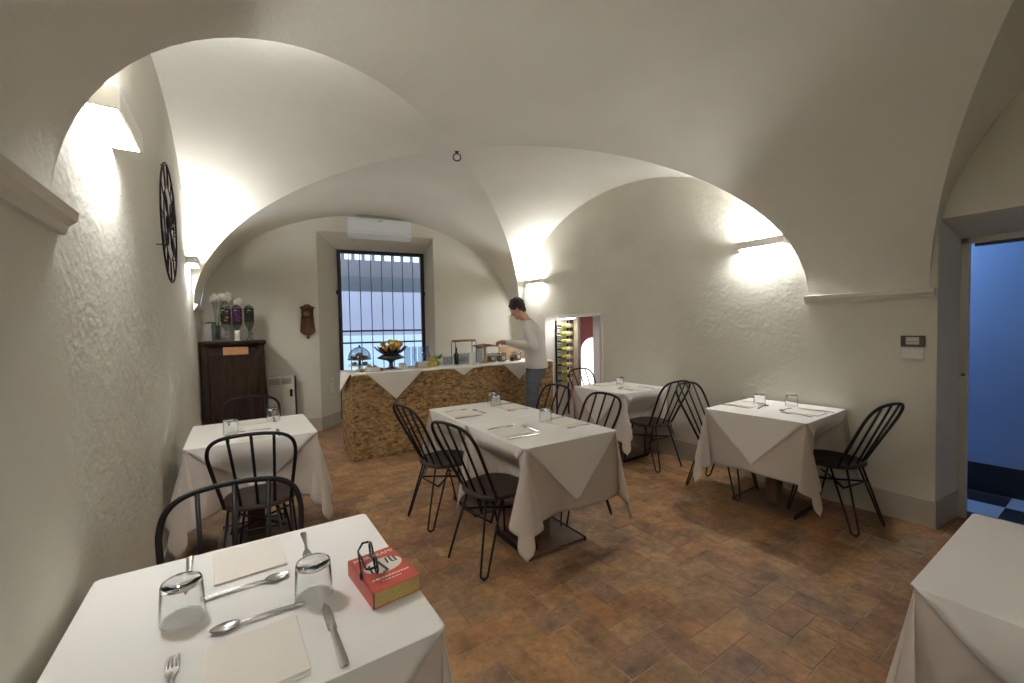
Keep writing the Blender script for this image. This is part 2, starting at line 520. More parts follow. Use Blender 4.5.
# vault
def vault():
    bm = B()
    n, k = 40, 30
    ts = [math.sin(PI / 2 * (2 * i / n - 1)) for i in range(n + 1)]
    ks = [math.sin(PI / 2 * j / k) for j in range(k + 1)]
    def grid(f, us, vs):
        rows = [[bm.verts.new(f(u, v)) for v in vs] for u in us]
        for a, b in zip(rows, rows[1:]):
            for i in range(len(vs) - 1):
                q = [a[i], a[i + 1], b[i + 1], b[i]]
                bm.faces.new(q)
    def bay(yc, bnr, bnl, bf):
        def near(kk, t):
            w = (t + 1) / 2
            return (XC + AX * kk * t, yc - kk * (bnl * (1 - w) + bnr * w), hz(abs(kk * t), XC + AX * kk * t))
        def far(kk, t): return (XC + AX * kk * t, yc + bf * kk, hz(abs(kk * t), XC + AX * kk * t))
        def right(kk, t): return (XC + AX * kk, yc + kk * t * (bf if t > 0 else bnr), hz(abs(kk * t)))
        def left(kk, t): return (XC - AX * kk, yc + kk * t * (bf if t > 0 else bnl), hz(abs(kk * t), XC - AX * kk))
        for f in (near, far, right, left): grid(f, ks[1:], ts) ; 
        for f in (near, far, right, left):
            c = bm.verts.new((XC, yc, hz(0)))
            row = [bm.verts.new(f(ks[1], t)) for t in ts]
            for i in range(n): bm.faces.new((c, row[i], row[i + 1]))
    bay(YC, BN, BNL, BF)
    bay(YC2, B2, B2, B2)
    def strip(y0, y1):
        grid(lambda s, t: (XC + AX * t, y0(t) * (1 - s) + y1(t) * s, hz(abs(t), XC + AX * t)), [0, 0.5, 1.0], ts)
    strip(lambda t: YC - (BNL * (1 - t) / 2 + BN * (1 + t) / 2), lambda t: YC2 + B2)
    strip(lambda t: YC2 - B2, lambda t: YEND - 0.03)
    strip(lambda t: YC + BF, lambda t: back_y(XC + AX * t) + 0.03)
    bmesh.ops.remove_doubles(bm, verts=bm.verts[:], dist=5e-4)
    o = obj('ceiling', bm, M['vault'], angle=18)
    return structure(o)
vault()

# floor : herringbone terracotta on a grout bed
def floor():
    bm = B()
    x0, x1, y0, y1 = XL - 0.02, XR + 0.42, YEND - 0.02, 7.35
    W = 0.131; g = 0.0032
    nx, ny = int((x1 - x0) / W) + 3, int((y1 - y0) / W) + 3
    rnd = random.Random(3)
    def tilef(a, b, c, d):
        a, b, c, d = max(a, x0), max(b, y0), min(c, x1), min(d, y1)
        if c - a < 0.015 or d - b < 0.015: return
        gg = g * rnd.uniform(0.4, 1.5)
        z = rnd.uniform(-0.0012, 0.0008)
        j = lambda: rnd.uniform(-0.0018, 0.0018)
        t = [(a + gg + j(), b + gg + j(), z + j() * .4), (c - gg + j(), b + gg + j(), z + j() * .4), (c - gg + j(), d - gg + j(), z + j() * .4), (a + gg + j(), d - gg + j(), z + j() * .4)]
        top = [bm.verts.new(p) for p in t]
        cx, cy = (a + c) / 2, (b + d) / 2
        low = [bm.verts.new((p[0] + (0.0025 if p[0] > cx else -0.0025), p[1] + (0.0025 if p[1] > cy else -0.0025), -0.006)) for p in t]
        bm.faces.new(top)
        for i in range(4): bm.faces.new((low[i], low[(i + 1) % 4], top[(i + 1) % 4], top[i]))
    for r in range(-1, ny):
        for c in range(-1, nx):
            m = (c - r) % 4
            if m == 0: tilef(x0 + c * W, y0 + r * W, x0 + (c + 2) * W, y0 + (r + 1) * W)
            elif m == 3: tilef(x0 + c * W, y0 + r * W, x0 + (c + 1) * W, y0 + (r + 2) * W)
    for f in bm.faces: f.material_index = 0
    f = quad(bm, [(x0 - .1, y0 - .1, -0.0016), (x1, y0 - .1, -0.0016), (x1, y1, -0.0016), (x0 - .1, y1, -0.0016)])
    f.material_index = 1
    return structure(obj('floor', bm, [M['tile'], M['grout']]))
floor()

# cornices
def cornice(name, x, y0, y1, sgn):
    """moulding along y on a side wall; sgn = direction into the room"""
    bm = B()
    prof = [(0, 0), (0.018, 0.0), (0.024, 0.022), (0.040, 0.036), (0.046, 0.060), (0, 0.066)]
    rows = []
    for y in (y0, y1):
        rows.append([bm.verts.new((x + sgn * (p - 0.004), y, spr(x) - 0.045 + z + (.035 if sgn > 0 else 0))) for p, z in prof])
    n = len(prof)
    for i in range(n): bm.faces.new((rows[0][i], rows[0][(i + 1) % n], rows[1][(i + 1) % n], rows[1][i]))
    bm.faces.new(rows[0]); bm.faces.new(rows[1][::-1])
    return structure(obj(name, bm, M['trim']))
cornice('trim_1', XR, 0.80, 1.58, -1)
cornice('trim_2', XL, 0.78, 1.58, 1)
cornice('trim_3', XL, 5.78, back_y(XL), 1)
cornice('trim_4', XR, 5.80, yb_r, -1)

# painted dado
def dado(name, segs, h=0.19, t=0.006):
    bm = B()
    for (ax, ay, bx, by, nx, ny) in segs:
        lo = [(ax, ay), (bx, by), (bx + nx * t, by + ny * t), (ax + nx * t, ay + ny * t)]
        prism(bm, lo, 0.0, h)
    return structure(obj(name, bm, M['dado']))
nb = Vector((-math.sin(TH), -math.cos(TH)))
dado('baseboard_right', [(XR, DOOR[1], XR, NICHE[0], -1, 0), (XR, NICHE[1], XR, yb_r, -1, 0), (XR, YEND, XR, DOOR[0], -1, 0), (XR, DOOR[1], XR + 0.4, 0.75, 0, -1)])
dado('baseboard_left', [(XL, YEND, XL, yb_l, 1, 0)])
WD = 0.45
wp = lambda x, d: Vector((x, back_y(x))) - nb * d      # point at depth d behind the back wall
wl, wr = 1.28, 2.61
pL, pR = wp(wl, 0), wp(wr, 0)
wpl = Vector((wl, back_y(1.0) - math.tan(TH) * (wl - 1.0))) - nb * WD
wpr = Vector((wr, back_y(wr))) - nb * WD
o0, o1 = Vector((WIN0, back_y(WIN0))), Vector((WIN1, back_y(WIN1)))
def seg(a, b):
    n = Vector((-(b - a).y, (b - a).x)).normalized()
    if n.y > 0: n = -n
    return (a.x, a.y, b.x, b.y, n.x, n.y)
dado('baseboard_back', [seg(Vector((XL, yb_l)), o0), seg(o1, Vector((XR, yb_r))), seg(o0, wpl), seg(wpr, o1)])

# window recess
bm = B()
WB, WT = 0.06, 2.72
quad(bm, [(*o0, 0), (*wpl, 0), (*wpl, WT - .012), (*o0, WINT)])
quad(bm, [(*o1, 0), (*wpr, 0), (*wpr, WT - .012), (*o1, WINT)])
quad(bm, [(*o0, WINT), (*o1, WINT), (*wpr, WT - .012), (*wpl, WT - .012)])
ext = (wpr - wpl).normalized()
quad(bm, [(*(wpl - ext * .02), 0), (*(wpr + ext * .02), 0), (*(wpr + ext * .02), WB), (*(wpl - ext * .02), WB)])
structure(obj('wall_recess', bm, M['wall_smooth']))

# window: frame, pane, grille
win = bpy.data.objects.new('window_1', None); COL.objects.link(win); structure(win)
win.location = (*wpl, 0); win.rotation_euler = (0, 0, -TH)
WW = (wpr - wpl).length
bm = B()
fw = 0.055
for c, s in [((fw / 2, 0, (WB + WT) / 2), (fw, 0.06, WT - WB)), ((WW - fw / 2, 0, (WB + WT) / 2), (fw, 0.06, WT - WB)),
             ((WW / 2, 0, WT - fw / 2), (WW - 2 * fw, 0.06, fw)), ((WW / 2, 0, WB + fw / 2), (WW - 2 * fw, 0.06, fw))]:
    box(bm, c, s, bevel=0.004)
obj('window_frame', bm, M['frame_dark'], win)
bm = B(); box(bm, (WW / 2, 0.005, (WB + WT) / 2), (WW - 2 * fw + .01, 0.006, WT - WB - 2 * fw + .01))
obj('pane', bm, M['pane'], win)
for i in range(7):
    bm = B(); x = 0.17 + i * (WW - 0.34) / 6
    tube(bm, [(x, 0.075, WB), (x, 0.075, WT)], 0.007, 8)
    obj('grille_bar', bm, M['frame_dark'], win, smooth=True)
for z in (1.25, 1.44):
    bm = B(); box(bm, (WW / 2, 0.075, z), (WW - .02, 0.008, 0.026)); obj('grille_rail', bm, M['frame_dark'], win)
for x in (-0.012, WW + 0.012):
    bm = B(); lathe(bm, [(0.014, -0.03), (0.018, 0), (0.014, 0.03)], 10, Matrix.Translation((x, -0.03, 2.05))); obj('hinge', bm, M['frame_dark'], win, smooth=True)

# the street outside the window
def wl_pt(u, v, z):
    d = Vector((math.cos(TH), -math.sin(TH)))
    p = wpl + d * u - nb * v
    return (p.x, p.y, z)
bm = B(); quad(bm, [wl_pt(-3, 0.04, -0.02), wl_pt(7, 0.04, -0.02), wl_pt(7, 3.2, -0.02), wl_pt(-3, 3.2, -0.02)])
structure(obj('ground', bm, M['paving']))
bm = B(); quad(bm, [wl_pt(-3, 2.6, -0.02), wl_pt(7, 2.6, -0.02), wl_pt(7, 2.6, 2.98), wl_pt(-3, 2.6, 2.98)])
structure(obj('wall_street', bm, M['lilac']))
bm = B(); box(bm, (2, 2.57, .66), (9, .05, 1.36)); o = obj('wall_bright_band', bm, M['plinth']); o.location = wl_pt(0, 0, 0); o.rotation_euler = (0, 0, -TH); structure(o)  # added band, its pale colour paints the brighter lower part of the view
bm = B()
n = 60
import itertools
# awning: sloping cloth and a valance with a row of round eyelets along its top
def awning():
    t = thing('street_awning', 'grey street awning with a row of pale eyelets seen through the window top', 'awning', wl_pt(0, 0, 0), -TH)
    bm = B()
    L0, L1 = -0.6, 2.6
    zt, zm, zb = 2.86, 2.71, 2.15
    yv = 0.85
    # valance with gaps: solid band below, tabs above
    box(bm, ((L0 + L1) / 2, yv, (zm + zb + .26) / 2), (L1 - L0, 0.006, zm - zb - .26))
    x = L0
    while x < L1:
        box(bm, (x + 0.03, yv, (zt + zm) / 2), (0.06, 0.006, zt - zm)); x += 0.17
    obj('valance', bm, M['awning_pale'], t)
    bm = B(); box(bm, ((L0 + L1) / 2, yv - .004, zb + .13), (L1 - L0, 0.008, .27)); obj('hem_band', bm, M['awning'], t)
    bm = B(); tube(bm, [(L0, yv, zt), (L1, yv, zt)], 0.03, 10); obj('front_rail', bm, M['awning'], t, smooth=True)
    for x in (L0 + .1, L1 - .1):
        bm = B(); tube(bm, [(x, yv, zt), (x, 2.58, zt - .25)], 0.018, 8); obj('arm', bm, M['awning'], t, smooth=True)
awning()

# door passage on the right and the blue corridor behind it
bm = B()
y0, y1, zt = DOOR
quad(bm, [(XR, y1, 0), (XR + .4, 0.75, 0), (XR + .4, 0.75, 2.03), (XR, y1, zt)])
quad(bm, [(XR, y0, 0), (XR + .4, y0, 0), (XR + .4, y0, 2.03), (XR, y0, zt)])
quad(bm, [(XR, y0, zt), (XR, y1, zt), (XR + .4, 0.75, 2.03), (XR + .4, y0, 2.03)])
structure(obj('wall_passage', bm, M['wall_smooth']))
door = bpy.data.objects.new('door_1', None); COL.objects.link(door); structure(door); door.location = (XR + 0.42, 0, 0)
bm = B()
box(bm, (0, 0.728, 1.02), (0.05, 0.045, 2.04), bevel=0.004); box(bm, (0, y0 + .02, 1.02), (0.05, 0.04, 2.04), bevel=0.004)
box(bm, (0, (0.75 + y0) / 2, 2.015), (0.05, 0.95, 0.05), bevel=0.004)
obj('door_frame', bm, M['offwhite'], door)
bm = B(); box(bm, (0.01, (0.705 + y0) / 2, 1.98), (0.03, 0.705 - y0 - .04, 0.022)); obj('sliding_rail', bm, M['frame_dark'], door)
bm = B(); lathe(bm, [(0.008, 0), (0.012, 0.004), (0.012, 0.012), (0, 0.014)], 12, Matrix.Translation((-0.025, 0.728, 1.05)) @ Matrix.Rotation(-PI / 2, 4, 'Y')); obj('door_stop', bm, M['steel'], door)
CX = 5.2
bm = B()
quad(bm, [(CX, -2.4, 0), (CX, 2.2, 0), (CX, 2.2, 2.7), (CX, -2.4, 2.7)])
quad(bm, [(XR + .445, 2.2, 0), (CX, 2.2, 0), (CX, 2.2, 2.7), (XR + .445, 2.2, 2.7)])
quad(bm, [(XR + .445, -2.4, 0), (CX, -2.4, 0), (CX, -2.4, 2.7), (XR + .445, -2.4, 2.7)])
quad(bm, [(XR + .445, 0.75, 0), (XR + .445, 2.2, 0), (XR + .445, 2.2, 2.7), (XR + .445, 0.75, 2.7)])
quad(bm, [(XR + .445, -2.4, 0), (XR + .445, y0, 0), (XR + .445, y0, 2.7), (XR + .445, -2.4, 2.7)])
quad(bm, [(XR + .445, y0, 2.03), (XR + .445, 0.75, 2.03), (XR + .445, 0.75, 2.7), (XR + .445, y0, 2.7)])
structure(obj('wall_corridor', bm, M['blue']))
bm = B(); quad(bm, [(XR + .42, -2.4, 2.7), (CX, -2.4, 2.7), (CX, 2.2, 2.7), (XR + .42, 2.2, 2.7)]); structure(obj('ceiling_corridor', bm, M['niche_white']))
bm = B(); quad(bm, [(XR + .42, -2.4, -.001), (CX, -2.4, -.001), (CX, 2.2, -.001), (XR + .42, 2.2, -.001)]); structure(obj('floor_corridor', bm, M['checker']))
bm = B(); box(bm, (CX - .006, -0.1, 0.12), (0.012, 4.6, 0.24)); structure(obj('baseboard_corridor', bm, M['black_skirt']))
cl = thing('added_corridor_lamp', 'added unseen lamp on the blue corridor ceiling beyond the doorway', 'lamp', (4.85, 1.45, 2.7))  # added out of view, only to light the corridor
bm = B(); lathe(bm, [(0.20, 0), (0.20, -0.03), (0.18, -0.04), (0.18, 0)], 28, cap=False); obj('lamp_rim', bm, M['offwhite'], cl, smooth=True)
bm = B(); lathe(bm, [(0.18, -0.02), (0.18, -0.035), (0.10, -0.06), (0, -0.068)], 28); obj('diffuser', bm, M['corridor_fill'], cl, smooth=True)

# wine niche room behind the right wall
ny0, ny1, nz = NICHE
bm = B()
NX = 5.0
quad(bm, [(XR, ny1, 0), (XR + .5, ny1, 0), (XR + .5, ny1, nz), (XR, ny1, nz)])
quad(bm, [(XR, ny0, 0), (XR + .25, ny0, 0), (XR + .25, ny0, nz), (XR, ny0, nz)])
quad(bm, [(XR, ny0, nz), (XR, ny1, nz), (XR + .5, ny1, nz), (XR + .5, ny0, nz)])
quad(bm, [(XR + .25, ny0 - .4, 0), (XR + .25, ny0, 0), (XR + .25, ny0, 2.2), (XR + .25, ny0 - .4, 2.2)])
quad(bm, [(XR + .25, ny0 - .4, 0), (NX, ny0 - .4, 0), (NX, ny0 - .4, 2.2), (XR + .25, ny0 - .4, 2.2)])
quad(bm, [(XR + .5, ny1, 0), (XR + .5, 6.2, 0), (XR + .5, 6.2, 2.2), (XR + .5, ny1, 2.2)])
quad(bm, [(XR + .5, 6.2, 0), (NX, 6.2, 0), (NX, 6.2, 2.2), (XR + .5, 6.2, 2.2)])
quad(bm, [(XR + .5, ny0 - .4, nz), (XR + .5, 6.2, nz), (XR + .5, 6.2, 2.2), (XR + .5, ny0 - .4, 2.2)])
structure(obj('wall_niche', bm, M['niche_white']))
bm = B(); quad(bm, [(XR + .25, ny0 - .4, 2.2), (NX, ny0 - .4, 2.2), (NX, 6.2, 2.2), (XR + .25, 6.2, 2.2)]); structure(obj('ceiling_niche', bm, M['niche_white']))
bm = B(); quad(bm, [(XR + .41, ny0 - .5, -.001), (NX, ny0 - .5, -.001), (NX, 6.3, -.001), (XR + .41, 6.3, -.001)]); structure(obj('floor_niche', bm, M['grout']))
bm = B(); quad(bm, [(NX, ny0 - .4, 0), (NX, 6.2, 0), (NX, 6.2, 2.2), (NX, ny0 - .4, 2.2)]); structure(obj('wall_pink', bm, M['pink']))
# white trim round the opening
bm = B()
box(bm, (XR - .004, (ny0 + ny1) / 2, nz + .012), (0.02, ny1 - ny0 + .05, 0.03)); box(bm, (XR - .004, ny0 - .012, nz / 2), (0.02, 0.026, nz))
structure(obj('trim_5', bm, M['niche_white']))
# a grey post and a white door leaf inside, arched daylight beyond
bm = B(); box(bm, (XR + .52, 4.98, 1.05), (0.06, 0.10, 2.1), bevel=0.005); structure(obj('trim_6', bm, M['dado']))
bm = B()
box(bm, (NX - .02, 5.0, 1.0), (0.04, 0.15, 2.0), bevel=0.005); structure(obj('door_2', bm, M['niche_white']))
d3 = bpy.data.objects.new('door_3', None); COL.objects.link(d3); structure(d3); d3.location = (NX - .012, 5.10, 0)
poly = [(0.0, 0.0), (0.29, 0.0), (0.29, 1.02)] + [(0.29 - 0.29 * math.sin(a) if False else 0.29 * math.cos(a), 1.02 + 0.24 * math.sin(a)) for a in [PI / 2 * i / 8 for i in range(1, 9)]]
bm = B(); prism(bm, poly, -0.004, 0.004, Matrix(((0, 0, 1, 0), (1, 0, 0, 0), (0, 1, 0, 0), (0, 0, 0, 1)))); obj('daylit_pane', bm, M['day_pane'], d3)
nl = thing('niche_lamp', 'small strip lamp inside the wine niche above the bottles', 'lamp', (XR + .2, 4.85, nz - .001))
bm = B(); box(bm, (0, 0, -.012), (0.05, 0.36, 0.022), bevel=.003); obj('housing', bm, M['niche_white'], nl)
bm = B(); box(bm, (0, 0, -.026), (0.036, 0.34, 0.006)); obj('diffuser', bm, M['niche_lamp'], nl)
#PART2
# ------------------------------------------------------------------ wall lamps
def sconce(name_label, loc, rz, first=[None]):
    if first[0]:
        return dup(first[0], loc, rz, name_label, 'plaster wall lamps')
    t = thing('wall_sconce', name_label, 'lamp', loc, rz, 'plaster wall lamps')
    L, D, H = 0.40, 0.095, 0.072
    bm = B()
    box(bm, (D - .006, 0, 0), (0.012, L, H), bevel=.003)
    for s in (-1, 1): box(bm, (D / 2, s * (L / 2 - .006), 0), (D - .002, 0.012, H), bevel=.003)
    box(bm, (0.004, 0, 0), (0.008, L, H))
    obj('shade', bm, M['sconce'], t)
    bm = B(); box(bm, (D / 2 - .002, 0, 0.024), (D - .026, L - .03, 0.004)); obj('upper_diffuser', bm, M['lamp_up'], t)
    bm = B(); box(bm, (D / 2 - .002, 0, -0.026), (D - .026, L - .03, 0.004)); obj('lower_diffuser', bm, M['lamp_down'], t)
    first[0] = t
    return t
SZ = 2.165
sconce('plaster wall lamp at the right end of the right wall arch, above the right table', (XR, 1.91, SZ), PI)
sconce('plaster wall lamp on the right wall above the man in the pale shirt', (XR, 5.33, SZ), PI)
sconce('plaster wall lamp on the left wall, its glowing underside seen from below', (XL, 2.03, SZ + .04), 0)
sconce('plaster wall lamp far along the left wall, beyond the round iron clock', (XL, 5.33, SZ), 0)
fill_lamp = sconce('added unseen plaster wall lamp on the left wall behind the camera', (XL, -0.95, SZ), 0)  # unseen sconce added as fill for the near bay
M['lamp_fill'] = emit('added sconce fill light', SCONCE_COL, 34.0)  # weaker emission for the added fill sconce
for c in fill_lamp.children:
    if 'diffuser' in c.name: c.data = c.data.copy(); c.data.materials[0] = M['lamp_fill']

# ------------------------------------------------------------------ ceiling ring
t = thing('ceiling_ring', 'small black iron ring hanging from the crown of the vault', 'ring', (XC + .045, YC + .05, hz(0) + .002))
bm = B(); lathe(bm, [(0.022, 0), (0.022, -0.004), (0.008, -0.010), (0.008, -0.022), (0, -0.024)], 14); obj('eyelet', bm, M['iron'], t, smooth=True)
bm = B(); tube(bm, [(0.036 * math.cos(a), 0, -0.055 + 0.036 * math.sin(a)) for a in [2 * PI * i / 28 for i in range(28)]], 0.006, 8, closed=True)
o = obj('ring', bm, M['iron'], t, smooth=True); o.rotation_euler = (0, 0, math.radians(-25))

# ------------------------------------------------------------------ air conditioner
acx = 1.87
t = thing('air_conditioner', 'white split air conditioner mounted over the window recess', 'air conditioner', (acx, back_y(acx), 2.815), PI - TH)
LA = 0.90
bm = B()
prof = [(0.0, 0.0), (0.13, 0.0), (0.185, 0.035), (0.20, 0.09), (0.20, 0.245), (0.185, 0.272), (0.0, 0.275)]
rows = []
for x in (-LA / 2, LA / 2): rows.append([bm.verts.new((x, y, z)) for y, z in prof])
for i in range(len(prof)): bm.faces.new((rows[0][i], rows[0][(i + 1) % len(prof)], rows[1][(i + 1) % len(prof)], rows[1][i]))
bm.faces.new(rows[0]); bm.faces.new(rows[1][::-1])
bmesh.ops.bevel(bm, geom=bm.edges[:], offset=0.006, segments=2, affect='EDGES')
obj('casing', bm, M['white_plastic'], t, angle=40)
bm = B(); box(bm, (0, 0.175, 0.030), (LA - .10, 0.06, 0.006), rot=(math.radians(32), 0, 0), bevel=.002); obj('louver', bm, M['white_plastic'], t)
bm = B(); box(bm, (0, 0.201, 0.075), (LA - .02, 0.003, 0.004)); obj('seam', bm, M['offwhite'], t)
bm = B(); box(bm, (0.0, 0.2015, 0.235), (0.06, 0.002, 0.010)); obj('badge', bm, M['steel'], t)
bm = B(); tube(bm, [(LA / 2 - .08, -0.0, 0.02), (LA / 2 - .08, 0.01, -0.02), (LA / 2 - .075, -0.06, -0.04)], 0.012, 8); obj('drain_pipe', bm, M['offwhite'], t, smooth=True)

# ------------------------------------------------------------------ things on the walls
def iron_clock():
    t = thing('wall_clock', 'large round black wrought iron clock on the left wall', 'clock', (XL + .035, 3.60, 2.175))
    R = 0.385
    def ring(r, rr): 
        bm = B(); tube(bm, [(0, r * math.cos(a), r * math.sin(a)) for a in [2 * PI * i / 48 for i in range(48)]], rr, 8, closed=True); return bm
    obj('outer_rim', ring(R, 0.0052), M['iron'], t, smooth=True)
    obj('inner_rim', ring(R * 0.62, 0.0032), M['iron'], t, smooth=True)
    # numerals : strokes between the rims
    numer = ['XII', 'I', 'II', 'III', 'IIII', 'V', 'VI', 'VII', 'VIII', 'IX', 'X', 'XI']
    for k, s in enumerate(numer):
        bm = B()
        a = PI / 2 - k * PI / 6
        def P(u, v):   # u across (clockwise), v radial
            r = R * 0.81 + v
            return (0, r * math.cos(a) + u * math.sin(a), r * math.sin(a) - u * math.cos(a))
        w = {'I': 0.022, 'V': 0.036, 'X': 0.040}
        x = -sum(w[c] for c in s) / 2
        h = R * 0.165
        for c in s:
            m = x + w[c] / 2
            if c == 'I': tube(bm, [P(m, -h), P(m, h)], 0.0028, 6)
            if c == 'V': tube(bm, [P(m - .015, h), P(m, -h), P(m + .015, h)], 0.0028, 6)
            if c == 'X': tube(bm, [P(m - .015, h), P(m + .015, -h)], 0.0028, 6); tube(bm, [P(m + .015, h), P(m - .015, -h)], 0.0028, 6)
            x += w[c]
        obj('numeral', bm, M['iron'], t)
    bm = B()
    for k in range(4):
        a = PI / 4 + k * PI / 2
        tube(bm, [(0, 0.05 * math.cos(a), 0.05 * math.sin(a)), (0, R * .62 * math.cos(a), R * .62 * math.sin(a))], 0.005, 6)
        c = Vector((0, R * .40 * math.cos(a), R * .40 * math.sin(a)))
        for s in (-1, 1):
            tube(bm, [c + Vector((0, s * 0.045 * math.sin(b) * -math.sin(a) + 0.06 * math.cos(b) * math.cos(a), s * 0.045 * math.sin(b) * math.cos(a) + 0.06 * math.cos(b) * math.sin(a))) for b in [PI * i / 10 for i in range(11)]], 0.0028, 6)
    obj('scrollwork', bm, M['iron'], t, smooth=True)
    bm = B(); lathe(bm, [(0.055, -0.012), (0.055, 0.006), (0.03, 0.014), (0, 0.016)], 20, Matrix.Rotation(PI / 2, 4, 'Y')); obj('hub', bm, M['iron'], t, smooth=True)
    for nm, a, l in (('hour_hand', math.radians(200), 0.17), ('minute_hand', math.radians(70), 0.25)):
        bm = B(); d = Vector((0, math.cos(a), math.sin(a)))
        tube(bm, [Vector((0.02, 0, 0)) - d * .04, Vector((0.02, 0, 0)) + d * l * .7, Vector((0.02, 0, 0)) + d * l], [0.007, 0.008, 0.002], 6); obj(nm, bm, M['iron'], t)
    for a in (PI / 2, PI * 7 / 6, -PI / 6):
        bm = B(); tube(bm, [(0, R * math.cos(a), R * math.sin(a)), (-0.034, R * math.cos(a), R * math.sin(a))], 0.003, 6); obj('standoff', bm, M['iron'], t)
iron_clock()

def carved_clock():
    x = 0.868
    t = thing('carved_wall_clock', 'small carved brown wooden wall clock left of the window recess', 'clock', (x, back_y(x), 1.60), PI - TH)
    bm = B()
    half = [(0.0, 0.235), (0.03, 0.232), (0.05, 0.215), (0.062, 0.195), (0.092, 0.205), (0.098, 0.185), (0.072, 0.165), (0.070, 0.06), (0.085, 0.04), (0.078, 0.02), (0.082, -0.03), (0.092, -0.07), (0.090, -0.13), (0.102, -0.15), (0.088, -0.175), (0.05, -0.195), (0.022, -0.205)]
    poly = [(u, v) for u, v in half] + [(-u, v) for u, v in half[::-1] if u > 0]
    prism(bm, poly, 0, 0.045, Matrix(((1, 0, 0, 0), (0, 0, 1, 0), (0, 1, 0, 0), (0, 0, 0, 1))))
    bmesh.ops.bevel(bm, geom=bm.edges[:], offset=0.006, segments=2, affect='EDGES')
    obj('case', bm, M['carved'], t)
    bm = B(); lathe(bm, [(0.05, 0), (0.056, 0.010), (0.050, 0.016), (0.046, 0.008)], 24, Matrix.Translation((0, 0.045, 0.105)) @ Matrix.Rotation(-PI / 2, 4, 'X'), cap=False); obj('bezel', bm, M['carved'], t, smooth=True)
    bm = B(); lathe(bm, [(0.047, 0), (0.047, 0.006), (0, 0.007)], 24, Matrix.Translation((0, 0.045, 0.105)) @ Matrix.Rotation(-PI / 2, 4, 'X')); obj('dial', bm, M['dial'], t, smooth=True)
    bm = B(); box(bm, (0, 0.05, -0.06), (0.09, 0.016, 0.15), bevel=.006); tube(bm, [(-.03, .062, 0.0), (-.03, .062, -.12)], .008, 8); tube(bm, [(.03, .062, 0.0), (.03, .062, -.12)], .008, 8); obj('carved_panel', bm, M['carved'], t)
    bm = B(); lathe(bm, [(0, 0), (0.016, -0.01), (0.010, -0.022), (0.020, -0.038), (0.014, -0.052), (0, -0.058)], 14, Matrix.Translation((0, 0.022, -0.203))); obj('finial', bm, M['carved'], t, smooth=True)
carved_clock()

# switch plates on the right pier
t = thing('thermostat_plate', 'dark grey wall plate with a pale display on the right pier, above the blank plate', 'wall plate', (XR, 0.910, 1.302), PI)
bm = B(); box(bm, (.006, 0, 0), (0.012, 0.128, 0.078), bevel=.003); obj('surround', bm, M['grey_plastic'], t)
bm = B(); box(bm, (.011, 0.0, 0.002), (0.008, 0.070, 0.052), bevel=.002); obj('display', bm, M['offwhite'], t)
bm = B(); box(bm, (.0155, 0.0, -.004), (0.002, 0.066, 0.003)); obj('display_line', bm, M['grey_plastic'], t)
t = thing('blank_plate', 'cream blank wall plate on the right pier, below the dark thermostat plate', 'wall plate', (XR, 0.910, 1.212), PI)
bm = B(); box(bm, (.006, 0, 0), (0.012, 0.118, 0.075), bevel=.003); obj('cover', bm, M['ceramic'], t)
bm = B(); box(bm, (.0125, 0, 0), (0.003, 0.090, 0.050), bevel=.001); obj('insert', bm, M['ceramic'], t)
# sockets on the left reveal of the window recess
dv = (wpl - o0)
p = o0 + dv * 0.55
ang = math.atan2(dv.y, dv.x)
t = thing('socket_plate', 'tall white socket plate on the left reveal of the window recess', 'socket', (p.x, p.y, 0.62), ang)
bm = B(); box(bm, (0, -.005, 0), (0.075, 0.010, 0.22), bevel=.003); obj('cover', bm, M['white_plastic'], t)
for k in (-.06, 0, .06):
    bm = B(); lathe(bm, [(0.020, 0), (0.020, 0.003), (0.016, 0.004), (0.015, 0.001), (0, 0.001)], 16, Matrix.Translation((0, -.010, k)) @ Matrix.Rotation(PI / 2, 4, 'X')); obj('outlet', bm, M['offwhite'], t)

# heater on the back wall
hx = 0.52
t = thing('wall_heater', 'grey white panel heater on the back wall beside the dark cabinet', 'heater', (hx, back_y(hx), 0.0), PI - TH)
bm = B(); box(bm, (0, 0.07, 0.45), (0.34, 0.13, 0.76), bevel=.012); obj('casing', bm, M['offwhite'], t)
for s in (-1, 1):
    bm = B()
    box(bm, (s * .075, 0.136, 0.765), (0.125, 0.006, 0.085), bevel=.001)
    for k in range(6): box(bm, (s * .075, 0.141, 0.733 + k * .013), (0.118, 0.008, 0.004))
    obj('air_grille', bm, M['dado'], t)
bm = B(); box(bm, (-.125, 0.14, 0.60), (0.034, 0.018, 0.10), bevel=.005); obj('control_knob', bm, M['black_metal'], t)
bm = B(); box(bm, (-.178, 0.08, 0.46), (0.014, 0.12, 0.74), bevel=.003); obj('side_strip', bm, M['frame_dark'], t)
for s in (-1, 1):
    bm = B(); box(bm, (s * .11, 0.07, 0.035), (0.04, 0.10, 0.07), bevel=.004); obj('foot', bm, M['grey_plastic'], t)

